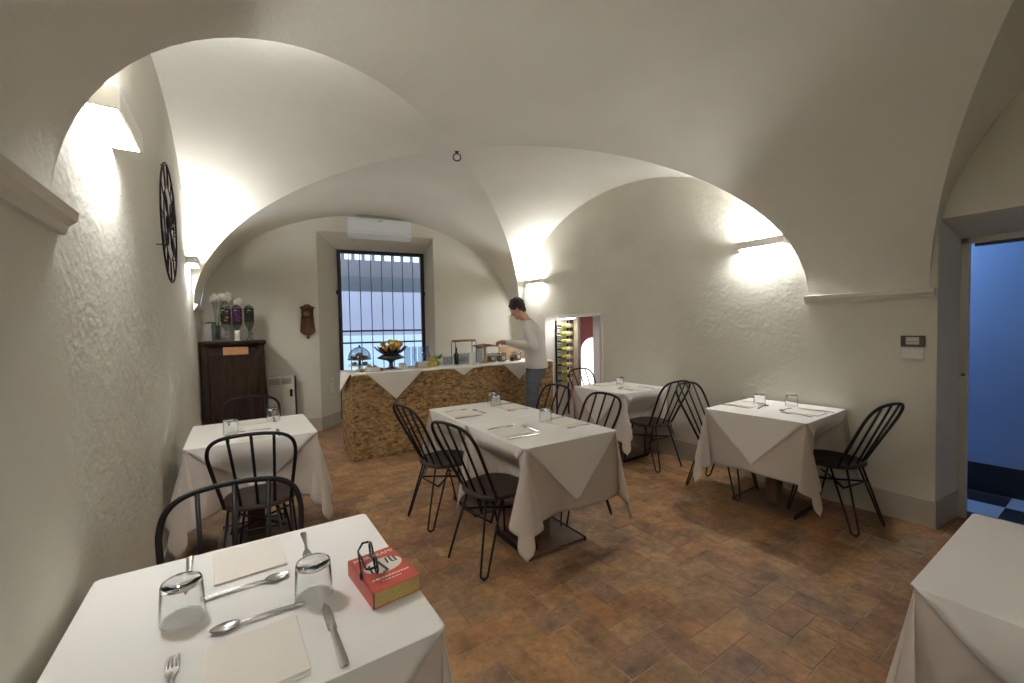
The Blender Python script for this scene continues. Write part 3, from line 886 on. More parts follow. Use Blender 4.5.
# ------------------------------------------------------------------ dark cabinet and what stands on it
cx0, cx1, cyf, ctop = -0.372, 0.325, 6.20, 1.345
cw = cx1 - cx0; cxm = (cx0 + cx1) / 2; cdp = 0.46
t = thing('cupboard', 'dark brown wooden cupboard with a copper plaque in the left corner', 'cabinet', (cxm, cyf, 0))
bm = B()
box(bm, (0, cdp / 2 + .02, 0.68), (cw - .05, cdp - .04, 1.28), bevel=.004)
obj('body', bm, M['wood_dark'], t)
bm = B(); box(bm, (0, cdp / 2 - .005, ctop - .018), (cw, cdp + .03, 0.036), bevel=.008); box(bm, (0, cdp / 2, ctop - .045), (cw - .02, cdp, 0.02), bevel=.004); obj('top', bm, M['wood_dark'], t)
bm = B(); box(bm, (0, cdp / 2, 0.05), (cw - .02, cdp - .01, 0.10), bevel=.006); obj('plinth', bm, M['wood_dark'], t)
for s in (-1, 1):
    bm = B(); box(bm, (s * (cw / 2 - .055), 0.016, 0.70), (0.062, 0.024, 1.19), bevel=.004); obj('stile', bm, M['wood_dark'], t)
bm = B(); box(bm, (0, .020, 0.66), (cw - .18, 0.022, 1.08), bevel=.004)
for k in range(4): box(bm, (-.19 + k * .127, .008, 0.66), (0.110, 0.012, 1.04), bevel=.005)
dr = obj('door', bm, M['wood_dark'], t)
bm = B(); lathe(bm, [(0.012, 0), (0.008, .012), (0.016, .024), (0.010, .034), (0, .036)], 14, Matrix.Translation((.215, .002, .74)) @ Matrix.Rotation(PI / 2, 4, 'X')); obj('knob', bm, M['iron'], dr, smooth=True)
bm = B(); box(bm, (0.02, 0.0, 1.222), (0.262, 0.010, 0.098), bevel=.003); pq = obj('plaque', bm, M['copper'], t)
bm = B(); box(bm, (0.20, 0.0, 1.222), (0.05, 0.012, 0.05), bevel=.004); obj('latch', bm, M['iron'], t)

def label_mat(name, cols, scale):
    m, nt, b = nmat(name)
    tc = N(nt, 'ShaderNodeTexCoord'); mp = N(nt, 'ShaderNodeMapping'); mp.inputs['Scale'].default_value = (.6, .6, 1.6)
    v = N(nt, 'ShaderNodeTexNoise', Scale=scale, Detail=4.0, Roughness=.7)
    r = N(nt, 'ShaderNodeValToRGB'); r.color_ramp.interpolation = 'CONSTANT'
    nt.links.new(tc.outputs['Object'], mp.inputs[0]); nt.links.new(mp.outputs[0], v.inputs['Vector']); nt.links.new(v.outputs['Fac'], r.inputs[0]); nt.links.new(r.outputs[0], b.inputs['Base Color'])
    cr = r.color_ramp; cr.elements[0].color = (*cols[0], 1); cr.elements[1].position = .50; cr.elements[1].color = (*cols[1], 1)
    for i, c in enumerate(cols[2:]):
        e = cr.elements.new(.57 + .05 * i); e.color = (*c, 1)
    b.inputs['Roughness'].default_value = .5; b.inputs['Specular IOR Level'].default_value = .2
    return m
dk = (0.012, 0.012, 0.010)
LM = [label_mat('dark brown label print', [dk, (0.03, .02, .015), (0.30, .20, .10), (0.45, .42, .36)], 26),
      label_mat('purple label print', [(0.05, .015, .05), (0.10, .03, .09), dk, (0.45, .36, .42)], 26),
      label_mat('dark green label print', [dk, (0.02, .03, .012), dk, (0.42, .44, .30)], 26)]
capm = [M['orange'], M['pewter'], M['lime']]
content = [M['carved'], M['pewter'], M['lime']]
jl = ['glass juice dispenser with a dark brown label, leftmost of three on the cupboard', 'glass juice dispenser with a purple label, middle of three on the cupboard',
      'glass juice dispenser with a dark green label, rightmost of three on the cupboard']
bmg = B()
lathe(bmg, [(0.044, 0.0), (0.048, 0.004), (0.040, 0.02), (0.020, 0.05), (0.018, 0.12), (0.036, 0.17), (0.052, 0.20), (0.052, 0.42), (0.046, 0.435), (0.043, 0.43), (0.049, 0.417), (0.049, 0.203), (0.032, 0.17), (0.012, 0.125), (0, 0.12)], 28, cap=False)
jme = None
for k, x in enumerate((-0.085, 0.035, 0.165)):
    j = thing('drink_dispenser', jl[k], 'dispenser', (cx0 + 0.325 + x * 1.0 + .035, cyf + .17, ctop), 0.3 * k, 'drink dispensers on the cupboard')
    if jme is None:
        g = obj('glass_body', bmg, M['glass'], j, smooth=True); jme = g.data
    else: link('glass_body', jme, None, j)
    bm = B(); lathe(bm, [(0.0535, 0.235), (0.0535, 0.412)], 28, cap=False); lathe(bm, [(0.0525, 0.412), (0.0525, 0.235)], 28, cap=False); obj('printed_label', bm, LM[k], j, smooth=True)
    bm = B(); lathe(bm, [(0.047, 0.210), (0.047, 0.40), (0, 0.40)], 24); obj('contents', bm, content[k], j, smooth=True)
    bm = B(); lathe(bm, [(0.040, 0.425), (0.040, 0.445), (0.012, 0.45), (0.012, 0.46), (0, 0.462)], 20); obj('lid', bm, M['steel'], j, smooth=True)
    bm = B(); tube(bm, [(0, -.018, 0.09), (0, -.055, 0.085), (0, -.06, 0.07)], 0.006, 8); obj('tap', bm, M['steel'], j, smooth=True)

# white flowers in a glass vase
t = thing('flower_vase', 'white flowers in a glass vase at the back left of the cupboard top', 'flowers', (-0.20, cyf + .27, ctop))
bm = B(); lathe(bm, [(0.045, 0), (0.050, 0.01), (0.056, 0.20), (0.052, 0.20), (0.046, 0.014), (0, 0.012)], 24, cap=False); obj('vase', bm, M['glass'], t, smooth=True)
rr = random.Random(11)
bs = B(); heads = []
for k in range(20):
    a = rr.uniform(0, 2 * PI); r = rr.uniform(.01, .17)
    h = (r * math.cos(a) + .09, r * math.sin(a) * .7, 0.56 - r * r * 3.0 + rr.uniform(-.03, .04))
    tube(bs, [(rr.uniform(-.02, .02), rr.uniform(-.02, .02), .03), (h[0] * .3, h[1] * .3, .25), (h[0], h[1], h[2])], 0.0018, 5)
    heads.append(h)
obj('stems', bs, M['leaf'], t, smooth=True)
for h in heads:
    bm = B()
    for q in range(7):
        d = Vector((rr.uniform(-1, 1), rr.uniform(-1, 1), rr.uniform(-.3, 1))).normalized()
        vs = ball(bm, (0, 0, 0), 0.032, (1, 1, .35), 8, 5)
        xf(vs, Matrix.Translation(Vector(h) + d * .02) @ d.to_track_quat('Z', 'Y').to_matrix().to_4x4())
    obj('blossom', bm, M['petal'], t, smooth=True)
for k in range(6):
    bm = B(); a = PI * .7 + k * .45
    d = Vector((math.cos(a), math.sin(a) * .7, 0)); q = Vector((-d.y, d.x, 0)).normalized()
    pts = [(0, .0), (.3, .022), (.6, .026), (.85, .014), (1, .001)]
    L, R_, C_ = [], [], []
    for s, w in pts:
        p = d * (.03 + s * .09) + Vector((0, 0, .20 + .16 * s - .14 * s * s))
        L.append(bm.verts.new(p + q * w)); R_.append(bm.verts.new(p - q * w)); C_.append(bm.verts.new(p - Vector((0, 0, .005))))
    for i in range(4): bm.faces.new((L[i], C_[i], C_[i + 1], L[i + 1])); bm.faces.new((C_[i], R_[i], R_[i + 1], C_[i + 1]))
    obj('leaf', bm, M['leaf'], t, smooth=True)
t = thing('cream_candle', 'small cream pillar candle between the drink dispensers on the cupboard', 'candle', (0.018, cyf + .10, ctop))
bm = B(); lathe(bm, [(0.032, 0), (0.034, .006), (0.022, .03), (0.030, .04), (0.030, .125), (0.026, .13), (0, .126)], 20); obj('wax', bm, M['paper'], t, smooth=True)
bm = B(); tube(bm, [(0, 0, .125), (.002, 0, .142)], .0018, 5); obj('wick', bm, M['iron'], t)

# ------------------------------------------------------------------ chairs
def make_chair(label):
    t = thing('hoop_back_chair', label, 'chair', (0, 0, 0), 0, 'black metal hoop back chairs')
    SZc = 0.452
    # seat : rounded saddle, front at +y
    bm = B()
    n = 40; top = []; bot = []
    def outline(a):
        x, y = math.cos(a), math.sin(a)
        e = 2.6
        k = (abs(x) ** e + abs(y) ** e) ** (-1 / e)
        w = 0.195 + 0.012 * (y > 0) * y
        return x * k * w, y * k * 0.195
    rings = []
    for f, z in ((0.0, -0.006), (0.5, -0.005), (0.85, -0.001), (0.97, 0.0), (1.0, -0.006), (1.0, -0.020), (0.95, -0.026), (0.0, -0.026)):
        if f == 0: rings.append([bm.verts.new((0, 0, SZc + z))])
        else: rings.append([bm.verts.new((outline(2 * PI * i / n)[0] * f, outline(2 * PI * i / n)[1] * f, SZc + z)) for i in range(n)])
    for a, b in zip(rings, rings[1:]):
        for i in range(n):
            j = (i + 1) % n
            if len(a) == 1: bm.faces.new((a[0], b[i], b[j]))
            elif len(b) == 1: bm.faces.new((a[i], a[j], b[0]))
            else: bm.faces.new((a[i], a[j], b[j], b[i]))
    obj('seat', bm, M['seat'], t, angle=50)
    # hoop
    def hp(x, z):  # point on the leaning plane of the back
        return Vector((x, -0.135 - (z - SZc) * 0.50, z))
    path = [(-.168, .440), (-.177, .52), (-.193, .64), (-.206, .755), (-.206, .80), (-.195, .842), (-.168, .872), (-.125, .890), (-.06, .899), (0, .901)]
    path = path + [(-x, z) for x, z in path[:-1][::-1]]
    fine = []
    for i in range(len(path) - 1):
        p0, p1, p2, p3 = [Vector((*path[max(0, min(len(path) - 1, i + k))], 0)) for k in (-1, 0, 1, 2)]
        for q in range(4):
            u = q / 4
            fine.append(.5 * (2 * p1 + (p2 - p0) * u + (2 * p0 - 5 * p1 + 4 * p2 - p3) * u * u + (3 * p1 - p0 - 3 * p2 + p3) * u ** 3))
    fine.append(Vector((*path[-1], 0)))
    bm = B(); tube(bm, [hp(p.x, p.y) for p in fine], 0.0098, 10)
    obj('hoop', bm, M['black_metal'], t, smooth=True)
    for xb, xt, zt in ((-.085, -.108, .892), (0, 0, .898), (.085, .108, .892)):
        bm = B(); b0 = Vector((xb, -0.150 - .01 * (xb == 0), SZc - .01))
        tube(bm, [b0, (b0 + hp(xt, zt)) / 2, hp(xt, zt)], 0.0075, 8); obj('spindle', bm, M['black_metal'], t, smooth=True)
    # hairpin legs
    for sx in (-1, 1):
        for sy in (-1, 1):
            foot = Vector((sx * .172, .205 if sy > 0 else -.245, .0))
            topc = Vector((sx * .125, sy * .115, SZc - .024))
            tg = Vector((-sy * 1.0, sx * 1.0, 0)).normalized()
            rb = 0.021
            pts = [topc + tg * .047]
            low = foot + Vector((0, 0, .012))
            ax = (topc - low).normalized()
            for i in range(9):
                a = PI * i / 8
                pts.append(low + tg * rb * math.cos(a) + ax * (rb - rb * math.sin(a)))
            pts.append(topc - tg * .047)
            bm = B(); tube(bm, pts, 0.0068, 8)
            ball(bm, foot + Vector((0, 0, .0075)), .0085, (1, 1, .88), 10, 6)
            obj('leg', bm, M['black_metal'], t, smooth=True)
    # crossed stretchers
    z = .30; f = (SZc - .024 - z) / (SZc - .024)
    def lp(sx, sy):
        top, ft = Vector((sx * .125, sy * .115, SZc - .024)), Vector((sx * .172, .205 if sy > 0 else -.245, 0))
        return top.lerp(ft, f)
    for s in (1, -1):
        bm = B(); tube(bm, [lp(-1, -s), lp(-1, -s).lerp(lp(1, s), .5) + Vector((0, 0, .006 * s)), lp(1, s)], 0.0075, 8); obj('stretcher', bm, M['black_metal'], t, smooth=True)
    bm = B(); tube(bm, [lp(-1, -1), lp(1, -1)], 0.006, 8); obj('rear_rail', bm, M['black_metal'], t, smooth=True)
    return t

R = math.radians
#            x, y, facing (0 = +y), label
CH = [(-0.022, 1.455, R(180), 'black hoop back chair facing the camera behind the table with the red book'),
      (0.10, 2.985, R(-8), 'black hoop back chair at the near side of the left wall table'),
      (0.09, 3.80, R(180), 'black hoop back chair between the left wall table and the dark cupboard'),
      (1.350, 2.275, R(-90 + 10), 'black hoop back chair nearest the camera on the left of the long centre table'),
      (1.335, 2.975, R(-90 + 6), 'black hoop back chair on the left of the long centre table, nearer the buffet counter'),
      (2.13, 2.43, R(90 - 4), 'black hoop back chair at the near right of the long centre table'),
      (2.17, 3.05, R(90), 'black hoop back chair at the far right of the long centre table, by the man'),
      (3.63, 1.265, R(-9), 'black hoop back chair nearest the doorway, at the near side of the right table'),
      (3.53, 2.02, R(180 + 2), 'black hoop back chair at the far side of the right table'),
      (3.59, 2.845, R(-3), 'black hoop back chair at the near side of the table by the wine niche'),
      (3.73, 3.72, R(180), 'black hoop back chair behind the wine niche table, before the lit bottles'),
      (1.275, -0.045, R(-90), 'black hoop back chair at the bare table at the bottom right corner')]
chair0 = make_chair(CH[0][3])
for i, (x, y, a, l) in enumerate(CH):
    if i == 0: chair0.location = (x, y, 0); chair0.rotation_euler = (0, 0, a)
    else: dup(chair0, (x, y, 0), a, l)

# ------------------------------------------------------------------ tables and cloths
TT = 0.752
def make_table(label, w, d):
    t = thing('pedestal_table', label, 'table', (0, 0, 0), 0, 'pedestal dining tables')
    bm = B(); box(bm, (0, 0, TT - .013), (w - .006, d - .006, .026), bevel=.004); obj('tabletop', bm, M['table_wood'], t)
    bm = B(); box(bm, (0, 0, (TT - .026 + .016) / 2), (.105, .085, TT - .026 - .016), bevel=.004); obj('column', bm, M['brown_base'], t)
    bm = B(); box(bm, (0, 0, .012), (.40, .44, .020), bevel=.004); obj('base_plate', bm, M['brown_base'], t)
    for s in (-1, 1):
        bm = B(); box(bm, (0, s * .225, .014), (.41, .012, .028), bevel=.002)
        obj('base_edge', bm, M['black_metal'], t)
    bm = B(); box(bm, (0, 0, TT - .033), (.34, .34, .012), bevel=.002); obj('top_bracket', bm, M['black_metal'], t)
    return t

def smooth(a, b, x):
    x = max(0, min(1, (x - a) / (b - a))); return x * x * (3 - 2 * x)

def cloth(name, label, loc, rz, w, d, over, seed, chairs=(), abut=(), flaps=(0, 1, 2, 3), kind='under', xmin=None, xmax=None, tip=None, abut_gap=.006, ymax=None):
    """square under cloth (kind under) or the diagonal top cloth (kind top) over a w x d table; sides 0..3 = +x, +y, -x, -y"""
    rnd = random.Random(seed)
    hx, hy = w / 2 + .002, d / 2 + .002
    z0 = TT + (.004 if kind == 'under' else .0075)
    corners = [Vector((hx, -hy, 0)), Vector((hx, hy, 0)), Vector((-hx, hy, 0)), Vector((-hx, -hy, 0))]
    normals = [Vector((1, 0, 0)), Vector((0, 1, 0)), Vector((-1, 0, 0)), Vector((0, -1, 0))]
    ph = [(rnd.uniform(0, 6), rnd.uniform(0, 6), rnd.uniform(.6, 1.2)) for _ in range(4)]
    Mw = Matrix.Translation(loc) @ Matrix.Rotation(rz, 4, 'Z'); Mi = Mw.inverted()
    rs = random.Random(int(seed) // 2)      # shared by both cloths of one table
    ph = [(rs.uniform(0, 6), rs.uniform(0, 6), rs.uniform(.6, 1.2)) for _ in range(4)]
    twist = [rs.uniform(-.45, .45) for _ in range(4)]; rl2 = [rs.uniform(-.08, .08) for _ in range(4)]
    def side_out(k, s, h):
        """outward displacement of the hanging side k at fraction s along it, h metres below the top"""
        if k in abut: return abut_gap
        a, b, g = ph[k]
        e = smooth(0, .5, s) * smooth(0, .5, 1 - s)
        wv = (math.sin(a + s * 9) * .55 + math.sin(b + s * 17) * .3) * g
        return .003 + .024 * h * (1 + wv) + h * .060 * wv * (.35 + e)
    def push(p):
        """chairs pushed under the table press the hanging cloth inwards"""
        pw = Mw @ p
        for (cx, cy, ca) in chairs:
            c, s = math.cos(-ca), math.sin(-ca)
            lx, ly = c * (pw.x - cx) - s * (pw.y - cy), s * (pw.x - cx) + c * (pw.y - cy)
            lat = 1 - smooth(.20, .30, abs(lx))
            if lat <= 0: continue
            tgt = .212
            if ly < tgt and ly > -.3:
                depth = smooth(.735, .47, pw.z)
                dy = (tgt - ly) * lat * depth
                pw = pw + Vector((-math.sin(ca) * dy, math.cos(ca) * dy, 0))
        if xmin is not None: pw.x = max(pw.x, xmin)
        if xmax is not None: pw.x = min(pw.x, xmax)
        if ymax is not None: pw.y = min(pw.y, ymax)
        pw.z = max(pw.z, .02)
        return Mi @ pw
    bm = B()
    def hang(base, out_n, drop_h, out):
        # small rounding at the table edge
        r = .008
        return base + out_n * (out) + Vector((0, 0, z0 - drop_h))
    rows_n = 26
    if kind == 'under':
        ring = []   # (function h-fraction -> point)
        ns, nc = 36, 22
        for k in range(4):
            a, b = corners[k], corners[(k + 1) % 4]
            for i in range(ns):
                s = i / ns
                if i == 0: continue
                base = a.lerp(b, s)
                def f(t, base=base, k=k, s=s):
                    h = over * t
                    return push(base + normals[k] * side_out(k, s, h) + Vector((0, 0, z0 - h)))
                ring.append(f)
            # corner between side k and k+1 at b
            E = (normals[k] + normals[(k + 1) % 4]).normalized()
            tw = twist[k]
            if (k in abut): E = normals[(k + 1) % 4]; tw = 0
            if ((k + 1) % 4 in abut): E = normals[k]; tw = 0
            E = Matrix.Rotation(tw, 3, 'Z') @ E
            Lv = Vector((-E.y, E.x, 0))
            amp = .45 if (k in abut or (k + 1) % 4 in abut) else 1.0
            for i in range(nc + 1):
                phi = (PI / 2) * i / nc
                tt = 2 * PI * i / nc
                Ls = over / max(math.cos(phi), math.sin(phi))
                e = .075 * (1 - math.cos(tt)) + .02
                l = (.15 * math.sin(tt) + (.09 + rl2[k] * .7) * math.sin(2 * tt) - .05 * math.sin(3 * tt)) * amp
                k2 = k if phi < PI / 4 else (k + 1) % 4
                w0 = abs(1 - 2 * i / nc)
                o0_ = normals[k] * side_out(k, 1, .0) * (1 - i / nc) + normals[(k + 1) % 4] * side_out((k + 1) % 4, 0, .0) * (i / nc)
                def f(t, b=b, E=E, Lv=Lv, e=e, l=l, Ls=Ls, k=k, i=i, o0_=o0_):
                    dd = (E * e + Lv * l + Vector((0, 0, -1))).normalized()
                    h = Ls * t
                    so = normals[k] * (side_out(k, 1, over * t)) * max(0, 1 - 2 * i / nc) + normals[(k + 1) % 4] * side_out((k + 1) % 4, 0, over * t) * max(0, 2 * i / nc - 1)
                    if k in abut or (k + 1) % 4 in abut: so = o0_
                    return push(b + so + o0_ * (1 - abs(1 - 2 * i / nc)) + dd * h + Vector((0, 0, z0)))
                ring.append(f)
        n = len(ring)
        grid = []
        ts = [0.0] + [(j / rows_n) ** 1.0 for j in range(1, rows_n + 1)]
        for f in ring: grid.append([bm.verts.new(f(t)) for t in ts])
        for i in range(n):
            A, Bq = grid[i], grid[(i + 1) % n]
            for j in range(len(ts) - 1): bm.faces.new((A[j], Bq[j], Bq[j + 1], A[j + 1]))
        inner = [bm.verts.new(Vector((v[0].co.x * .985, v[0].co.y * .985, z0 + .003))) for v in grid]
        for i in range(n): bm.faces.new((grid[i][0], grid[(i + 1) % n][0], inner[(i + 1) % n], inner[i]))
        bm.faces.new(inner)
        bmesh.ops.remove_doubles(bm, verts=bm.verts[:], dist=2e-4)
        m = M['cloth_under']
    else:
        nt_, ns = 18, 20
        tz = z0 + .003
        ringv = []
        for k in range(4):
            a, b = corners[k], corners[(k + 1) % 4]
            hang_len = tip if tip else over
            edge = [bm.verts.new(a.lerp(b, i / ns) + normals[k] * (abut_gap if k in abut else .0095) + Vector((0, 0, tz - .0012))) for i in range(ns + 1)]
            ringv.append((k, edge))
            if k not in flaps: continue
            prev = edge
            for j in range(1, nt_ + 1):
                t = j / nt_
                cur = []
                h = hang_len * t
                wv = 1 - t
                for i in range(ns + 1):
                    s = .5 + (i / ns - .5) * max(wv, .012)
                    base = a.lerp(b, s)
                    out = side_out(k, s, h) + .0055 + .006 * t
                    cur.append(bm.verts.new(push(base + normals[k] * out + Vector((0, 0, tz - .0012 - h)) ) + normals[k] * .002))
                for i in range(ns): bm.faces.new((prev[i], prev[i + 1], cur[i + 1], cur[i]))
                prev = cur
        loop = []
        for k, edge in ringv: loop += edge
        inner = [bm.verts.new((v.co.x * .985, v.co.y * .985, tz)) for v in loop]
        n = len(loop)
        for i in range(n): bm.faces.new((loop[i], loop[(i + 1) % n], inner[(i + 1) % n], inner[i]))
        bm.faces.new(inner)
        bmesh.ops.remove_doubles(bm, verts=bm.verts[:], dist=2e-4)
        m = M['cloth_top']
    o = obj(name, bm, m, angle=60)
    o.location = loc; o.rotation_euler = (0, 0, rz)
    md = o.modifiers.new('thickness', 'SOLIDIFY'); md.thickness = .0016; md.offset = 0
    o.data.set_sharp_from_angle(angle=math.radians(40))
    tag(o, label, 'tablecloth', 'pale under cloths' if kind == 'under' else 'white top cloths')
    return o

chs = [(c[0], c[1], c[2]) for c in CH]
OV, TIP = .425, .372
TB = [ # x, y, rz, w, d, chairs, abut, words, flaps
 (0.0165, 1.233, 0.0, .706, .706, [0], (), 'the table with the red book', dict(xmin=XL + .006)),
 (0.082, 3.475, 0.0, .705, .73, [1, 2], (), 'the table by the left wall', dict(xmin=XL + .006)),
 (1.708, 2.275, R(-.9), .712, .715, [3, 5], (1,), 'the nearer half of the long centre table', {}),
 (1.722, 3.003, R(-.9), .712, .715, [4, 6], (3,), 'the farther half of the long centre table', {}),
 (3.575, 1.630, R(2.2), .75, .70, [7, 8], (), 'the right table with the brown pedestal showing', dict(xmax=XR - .012)),
 (3.590, 3.260, R(1.2), .715, .705, [9, 10], (), 'the table by the wine niche', dict(xmax=XR - .012)),
 (1.793, -0.045, 0.0, .70, .72, [11], (), 'the bare table at the bottom right corner', {}),
]
table0 = None
for i, (x, y, a, w, d, cc, ab, words, kw) in enumerate(TB):
    lab = 'pedestal table under white cloths, ' + words.replace('the ', '', 1)
    if table0 is None: tb = table0 = make_table(lab, .69, .69); tb.location = (x, y, 0)
    else: tb = dup(table0, (x, y, 0), a, lab)
    if i in (2, 3, 4, 5, 6) and tb is not table0: tb.rotation_euler = (0, 0, a + (PI / 2 if i in (2, 3) else 0))
    cl = [chs[q] for q in cc]
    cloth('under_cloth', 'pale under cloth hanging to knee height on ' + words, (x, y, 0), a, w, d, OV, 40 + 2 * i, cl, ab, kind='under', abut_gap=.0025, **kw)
    cloth('top_cloth', 'white top cloth with pointed flaps laid on ' + words, (x, y, 0), a, w, d, OV, 41 + 2 * i, cl, ab, flaps=[k for k in range(4) if k not in ab], kind='top', tip=TIP, abut_gap=.0045, **kw)
# ------------------------------------------------------------------ table settings
CT = TT + .0125          # top of the cloth
def flat_blade(bm, pts, th=.0018, lift=None):
    """strip along y: pts = (y, half width, z)"""
    lo, hi = [], []
    for y, w, z in pts:
        hi.append((bm.verts.new((-w, y, z + th)), bm.verts.new((0, y, z + th * 1.35)), bm.verts.new((w, y, z + th))))
        lo.append((bm.verts.new((-w, y, z)), bm.verts.new((w, y, z))))
    for i in range(len(pts) - 1):
        a, b = hi[i], hi[i + 1]; c, d = lo[i], lo[i + 1]
        bm.faces.new((a[0], a[1], b[1], b[0])); bm.faces.new((a[1], a[2], b[2], b[1]))
        bm.faces.new((c[1], c[0], d[0], d[1])); bm.faces.new((a[0], b[0], d[0], c[0])); bm.faces.new((a[2], c[1], d[1], b[2]))
    for k in (0, -1):
        a, c = hi[k], lo[k]; bm.faces.new((a[0], c[0], c[1], a[2], a[1]))
HANDLE = [(-.105, .0060, .001), (-.100, .0085, .001), (-.085, .0088, .0015), (-.05, .0062, .004), (-.01, .0038, .006), (.012, .0034, .006)]
def fork_mesh():
    bm = B()
    flat_blade(bm, HANDLE + [(.030, .0045, .004), (.042, .0095, .002), (.052, .0115, .002), (.060, .0115, .0025)])
    for k in range(4):
        x = -.0095 + k * .00633
        n0 = len(bm.verts); bm.verts.ensure_lookup_table()
        flat_blade(bm, [(.058, .0021, .0025), (.080, .0019, .0045), (.100, .0012, .0035)])
        bm.verts.ensure_lookup_table()
        for v in bm.verts[n0:]: v.co.x += x
    return bm
def knife_mesh():
    bm = B()
    flat_blade(bm, [(-.120, .0055, .001), (-.116, .0085, .001), (-.10, .0090, .001), (-.03, .0072, .0015), (.005, .0060, .0015)], .0045)
    flat_blade(bm, [(.003, .0060, .002), (.010, .0098, .002), (.06, .0102, .002), (.095, .0085, .002), (.118, .0020, .002)], .0012)
    return bm
def spoon_mesh():
    bm = B()
    flat_blade(bm, HANDLE + [(.030, .0042, .004)])
    rings = []
    for f in (0, .35, .7, .9, 1.0):
        z = -.006 * (1 - f * f) + .0075
        rings.append([bm.verts.new((.0185 * f * math.cos(a) * (1 - .12 * math.sin(a)), .058 + .030 * f * math.sin(a), z)) for a in [2 * PI * i / 22 for i in range(22)]] if f else [bm.verts.new((0, .058, z))])
    for a, b in zip(rings, rings[1:]):
        for i in range(22):
            j = (i + 1) % 22
            bm.faces.new((a[0], b[i], b[j]) if len(a) == 1 else (a[i], b[i], b[j], a[j]))
    low = [bm.verts.new((v.co.x * .98, .058 + (v.co.y - .058) * .98, v.co.z - .0016)) for v in rings[-1]]
    c = bm.verts.new((0, .058, .0002)); mid = [bm.verts.new((v.co.x * .6, .058 + (v.co.y - .058) * .6, .0022)) for v in rings[-1]]
    for i in range(22):
        j = (i + 1) % 22
        bm.faces.new((rings[-1][i], low[i], low[j], rings[-1][j])); bm.faces.new((low[i], mid[i], mid[j], low[j])); bm.faces.new((mid[i], c, mid[j]))
    return bm
def napkin_mesh():
    bm = B()
    for k in range(3):
        box(bm, (.0015 * k, .002 * k, .0009 + k * .0017), (.178 - .003 * k, .205 - .004 * k, .0015), rot=(0, 0, .012 * k), bevel=.0006, seg=1)
    return bm
def tumbler_mesh():
    # upside-down tumbler : thick base on top
    bm = B()
    lathe(bm, [(.0440, 0), (.0455, .001), (.0412, .086), (.0395, .092), (.037, .094), (0, .0935), (0, .0855), (.034, .085), (.0385, .081), (.0428, .001), (.0440, 0)], 40, cap=False)
    bmesh.ops.remove_doubles(bm, verts=bm.verts[:], dist=1e-5)
    return bm
PROTO = {}
def put(kind, bmf, mat, label, cat, loc, rz, group, smooth=True):
    if kind not in PROTO:
        o = obj(kind, bmf(), mat, None, smooth=smooth, angle=40); PROTO[kind] = o
    else:
        o = PROTO[kind].copy(); COL.objects.link(o)
    o.location = loc; o.rotation_euler = (0, 0, rz)
    tag(o, label, cat, group)
    return o
rs = random.Random(21)
def setting(tx, ty, tz, tw, dirn, where, parts, half):
    """place setting for a diner looking along dirn (world angle); half = distance of the table edge from its centre"""
    a = dirn
    def P(u, v, z):
        return (tx + u * math.cos(a) - (v - half) * math.sin(a), ty + u * math.sin(a) + (v - half) * math.cos(a), z)
    j = lambda s: rs.uniform(-s, s)
    if 'n' in parts: put('napkin', napkin_mesh, M['paper'], 'folded cream paper napkin at ' + where, 'napkin', P(.0 + j(.006), .12 + j(.006), CT), a + j(.04), 'folded paper napkins', False)
    if 'f' in parts: put('fork', fork_mesh, M['steel'], 'steel fork at ' + where, 'fork', P(-.143 + j(.006), .138 + j(.008), CT), a + j(.06), 'steel forks')
    if 'k' in parts: put('knife', knife_mesh, M['steel'], 'steel knife at ' + where, 'knife', P(.143 + j(.005), .118 + j(.008), CT), a + j(.05), 'steel knives')
    if 's' in parts: put('spoon', spoon_mesh, M['steel'], 'steel spoon lying across at ' + where, 'spoon', P(.0, .275 + j(.008), CT), a + PI / 2 + .06 + j(.08), 'steel spoons')
    if 'g' in parts:
        gx, gv = parts['g'] if isinstance(parts, dict) else (.13, .31)
        put('tumbler', tumbler_mesh, M['tumbler'], 'upside down clear tumbler at ' + where, 'glass', P(gx, gv, CT), j(3), 'upside down tumblers')
setting(.0165, 1.233, 0, 0, 0, 'the near seat of the table with the red book', dict(n=1, f=1, k=1, s=1, g=(.130, .285)), .353)
setting(.0165, 1.233, 0, 0, PI, 'the far seat of the table with the red book', dict(n=1, f=1, k=1, s=1, g=(.143, .330)), .353)
setting(.082, 3.475, 0, 0, 0, 'the near seat of the left wall table', dict(n=1, f=1, k=1, s=1, g=(-.13, .28)), .365)
setting(.082, 3.475, 0, 0, PI, 'the far seat of the left wall table', dict(n=1, f=1, k=1, g=(-.14, .15)), .365)
C1, C2 = (1.708, 2.275), (1.722, 3.003)
setting(*C1, 0, 0, -PI / 2 + .0, 'the near left seat of the long centre table', dict(n=1, f=1, k=1, s=1), .356)
setting(*C1, 0, 0, PI / 2, 'the near right seat of the long centre table', dict(n=1, f=1, k=1, g=(.10, .22)), .356)
setting(*C2, 0, 0, -PI / 2, 'the far left seat of the long centre table', dict(n=1, f=1, k=1, s=1), .356)
setting(*C2, 0, 0, PI / 2, 'the far right seat of the long centre table', dict(n=1, f=1, k=1, g=(.12, .20)), .356)
setting(3.575, 1.630, 0, 0, 0 + .04, 'the near seat of the right table', dict(n=1, f=1, k=1, s=1), .35)
setting(3.575, 1.630, 0, 0, PI + .04, 'the far seat of the right table', dict(n=1, f=1, k=1, s=1, g=(-.09, .20)), .35)
setting(3.590, 3.260, 0, 0, 0, 'the near seat of the wine niche table', dict(n=1, f=1, k=1, s=1), .352)
setting(3.590, 3.260, 0, 0, PI, 'the far seat of the wine niche table', dict(n=1, f=1, k=1, g=(-.12, .25)), .352)
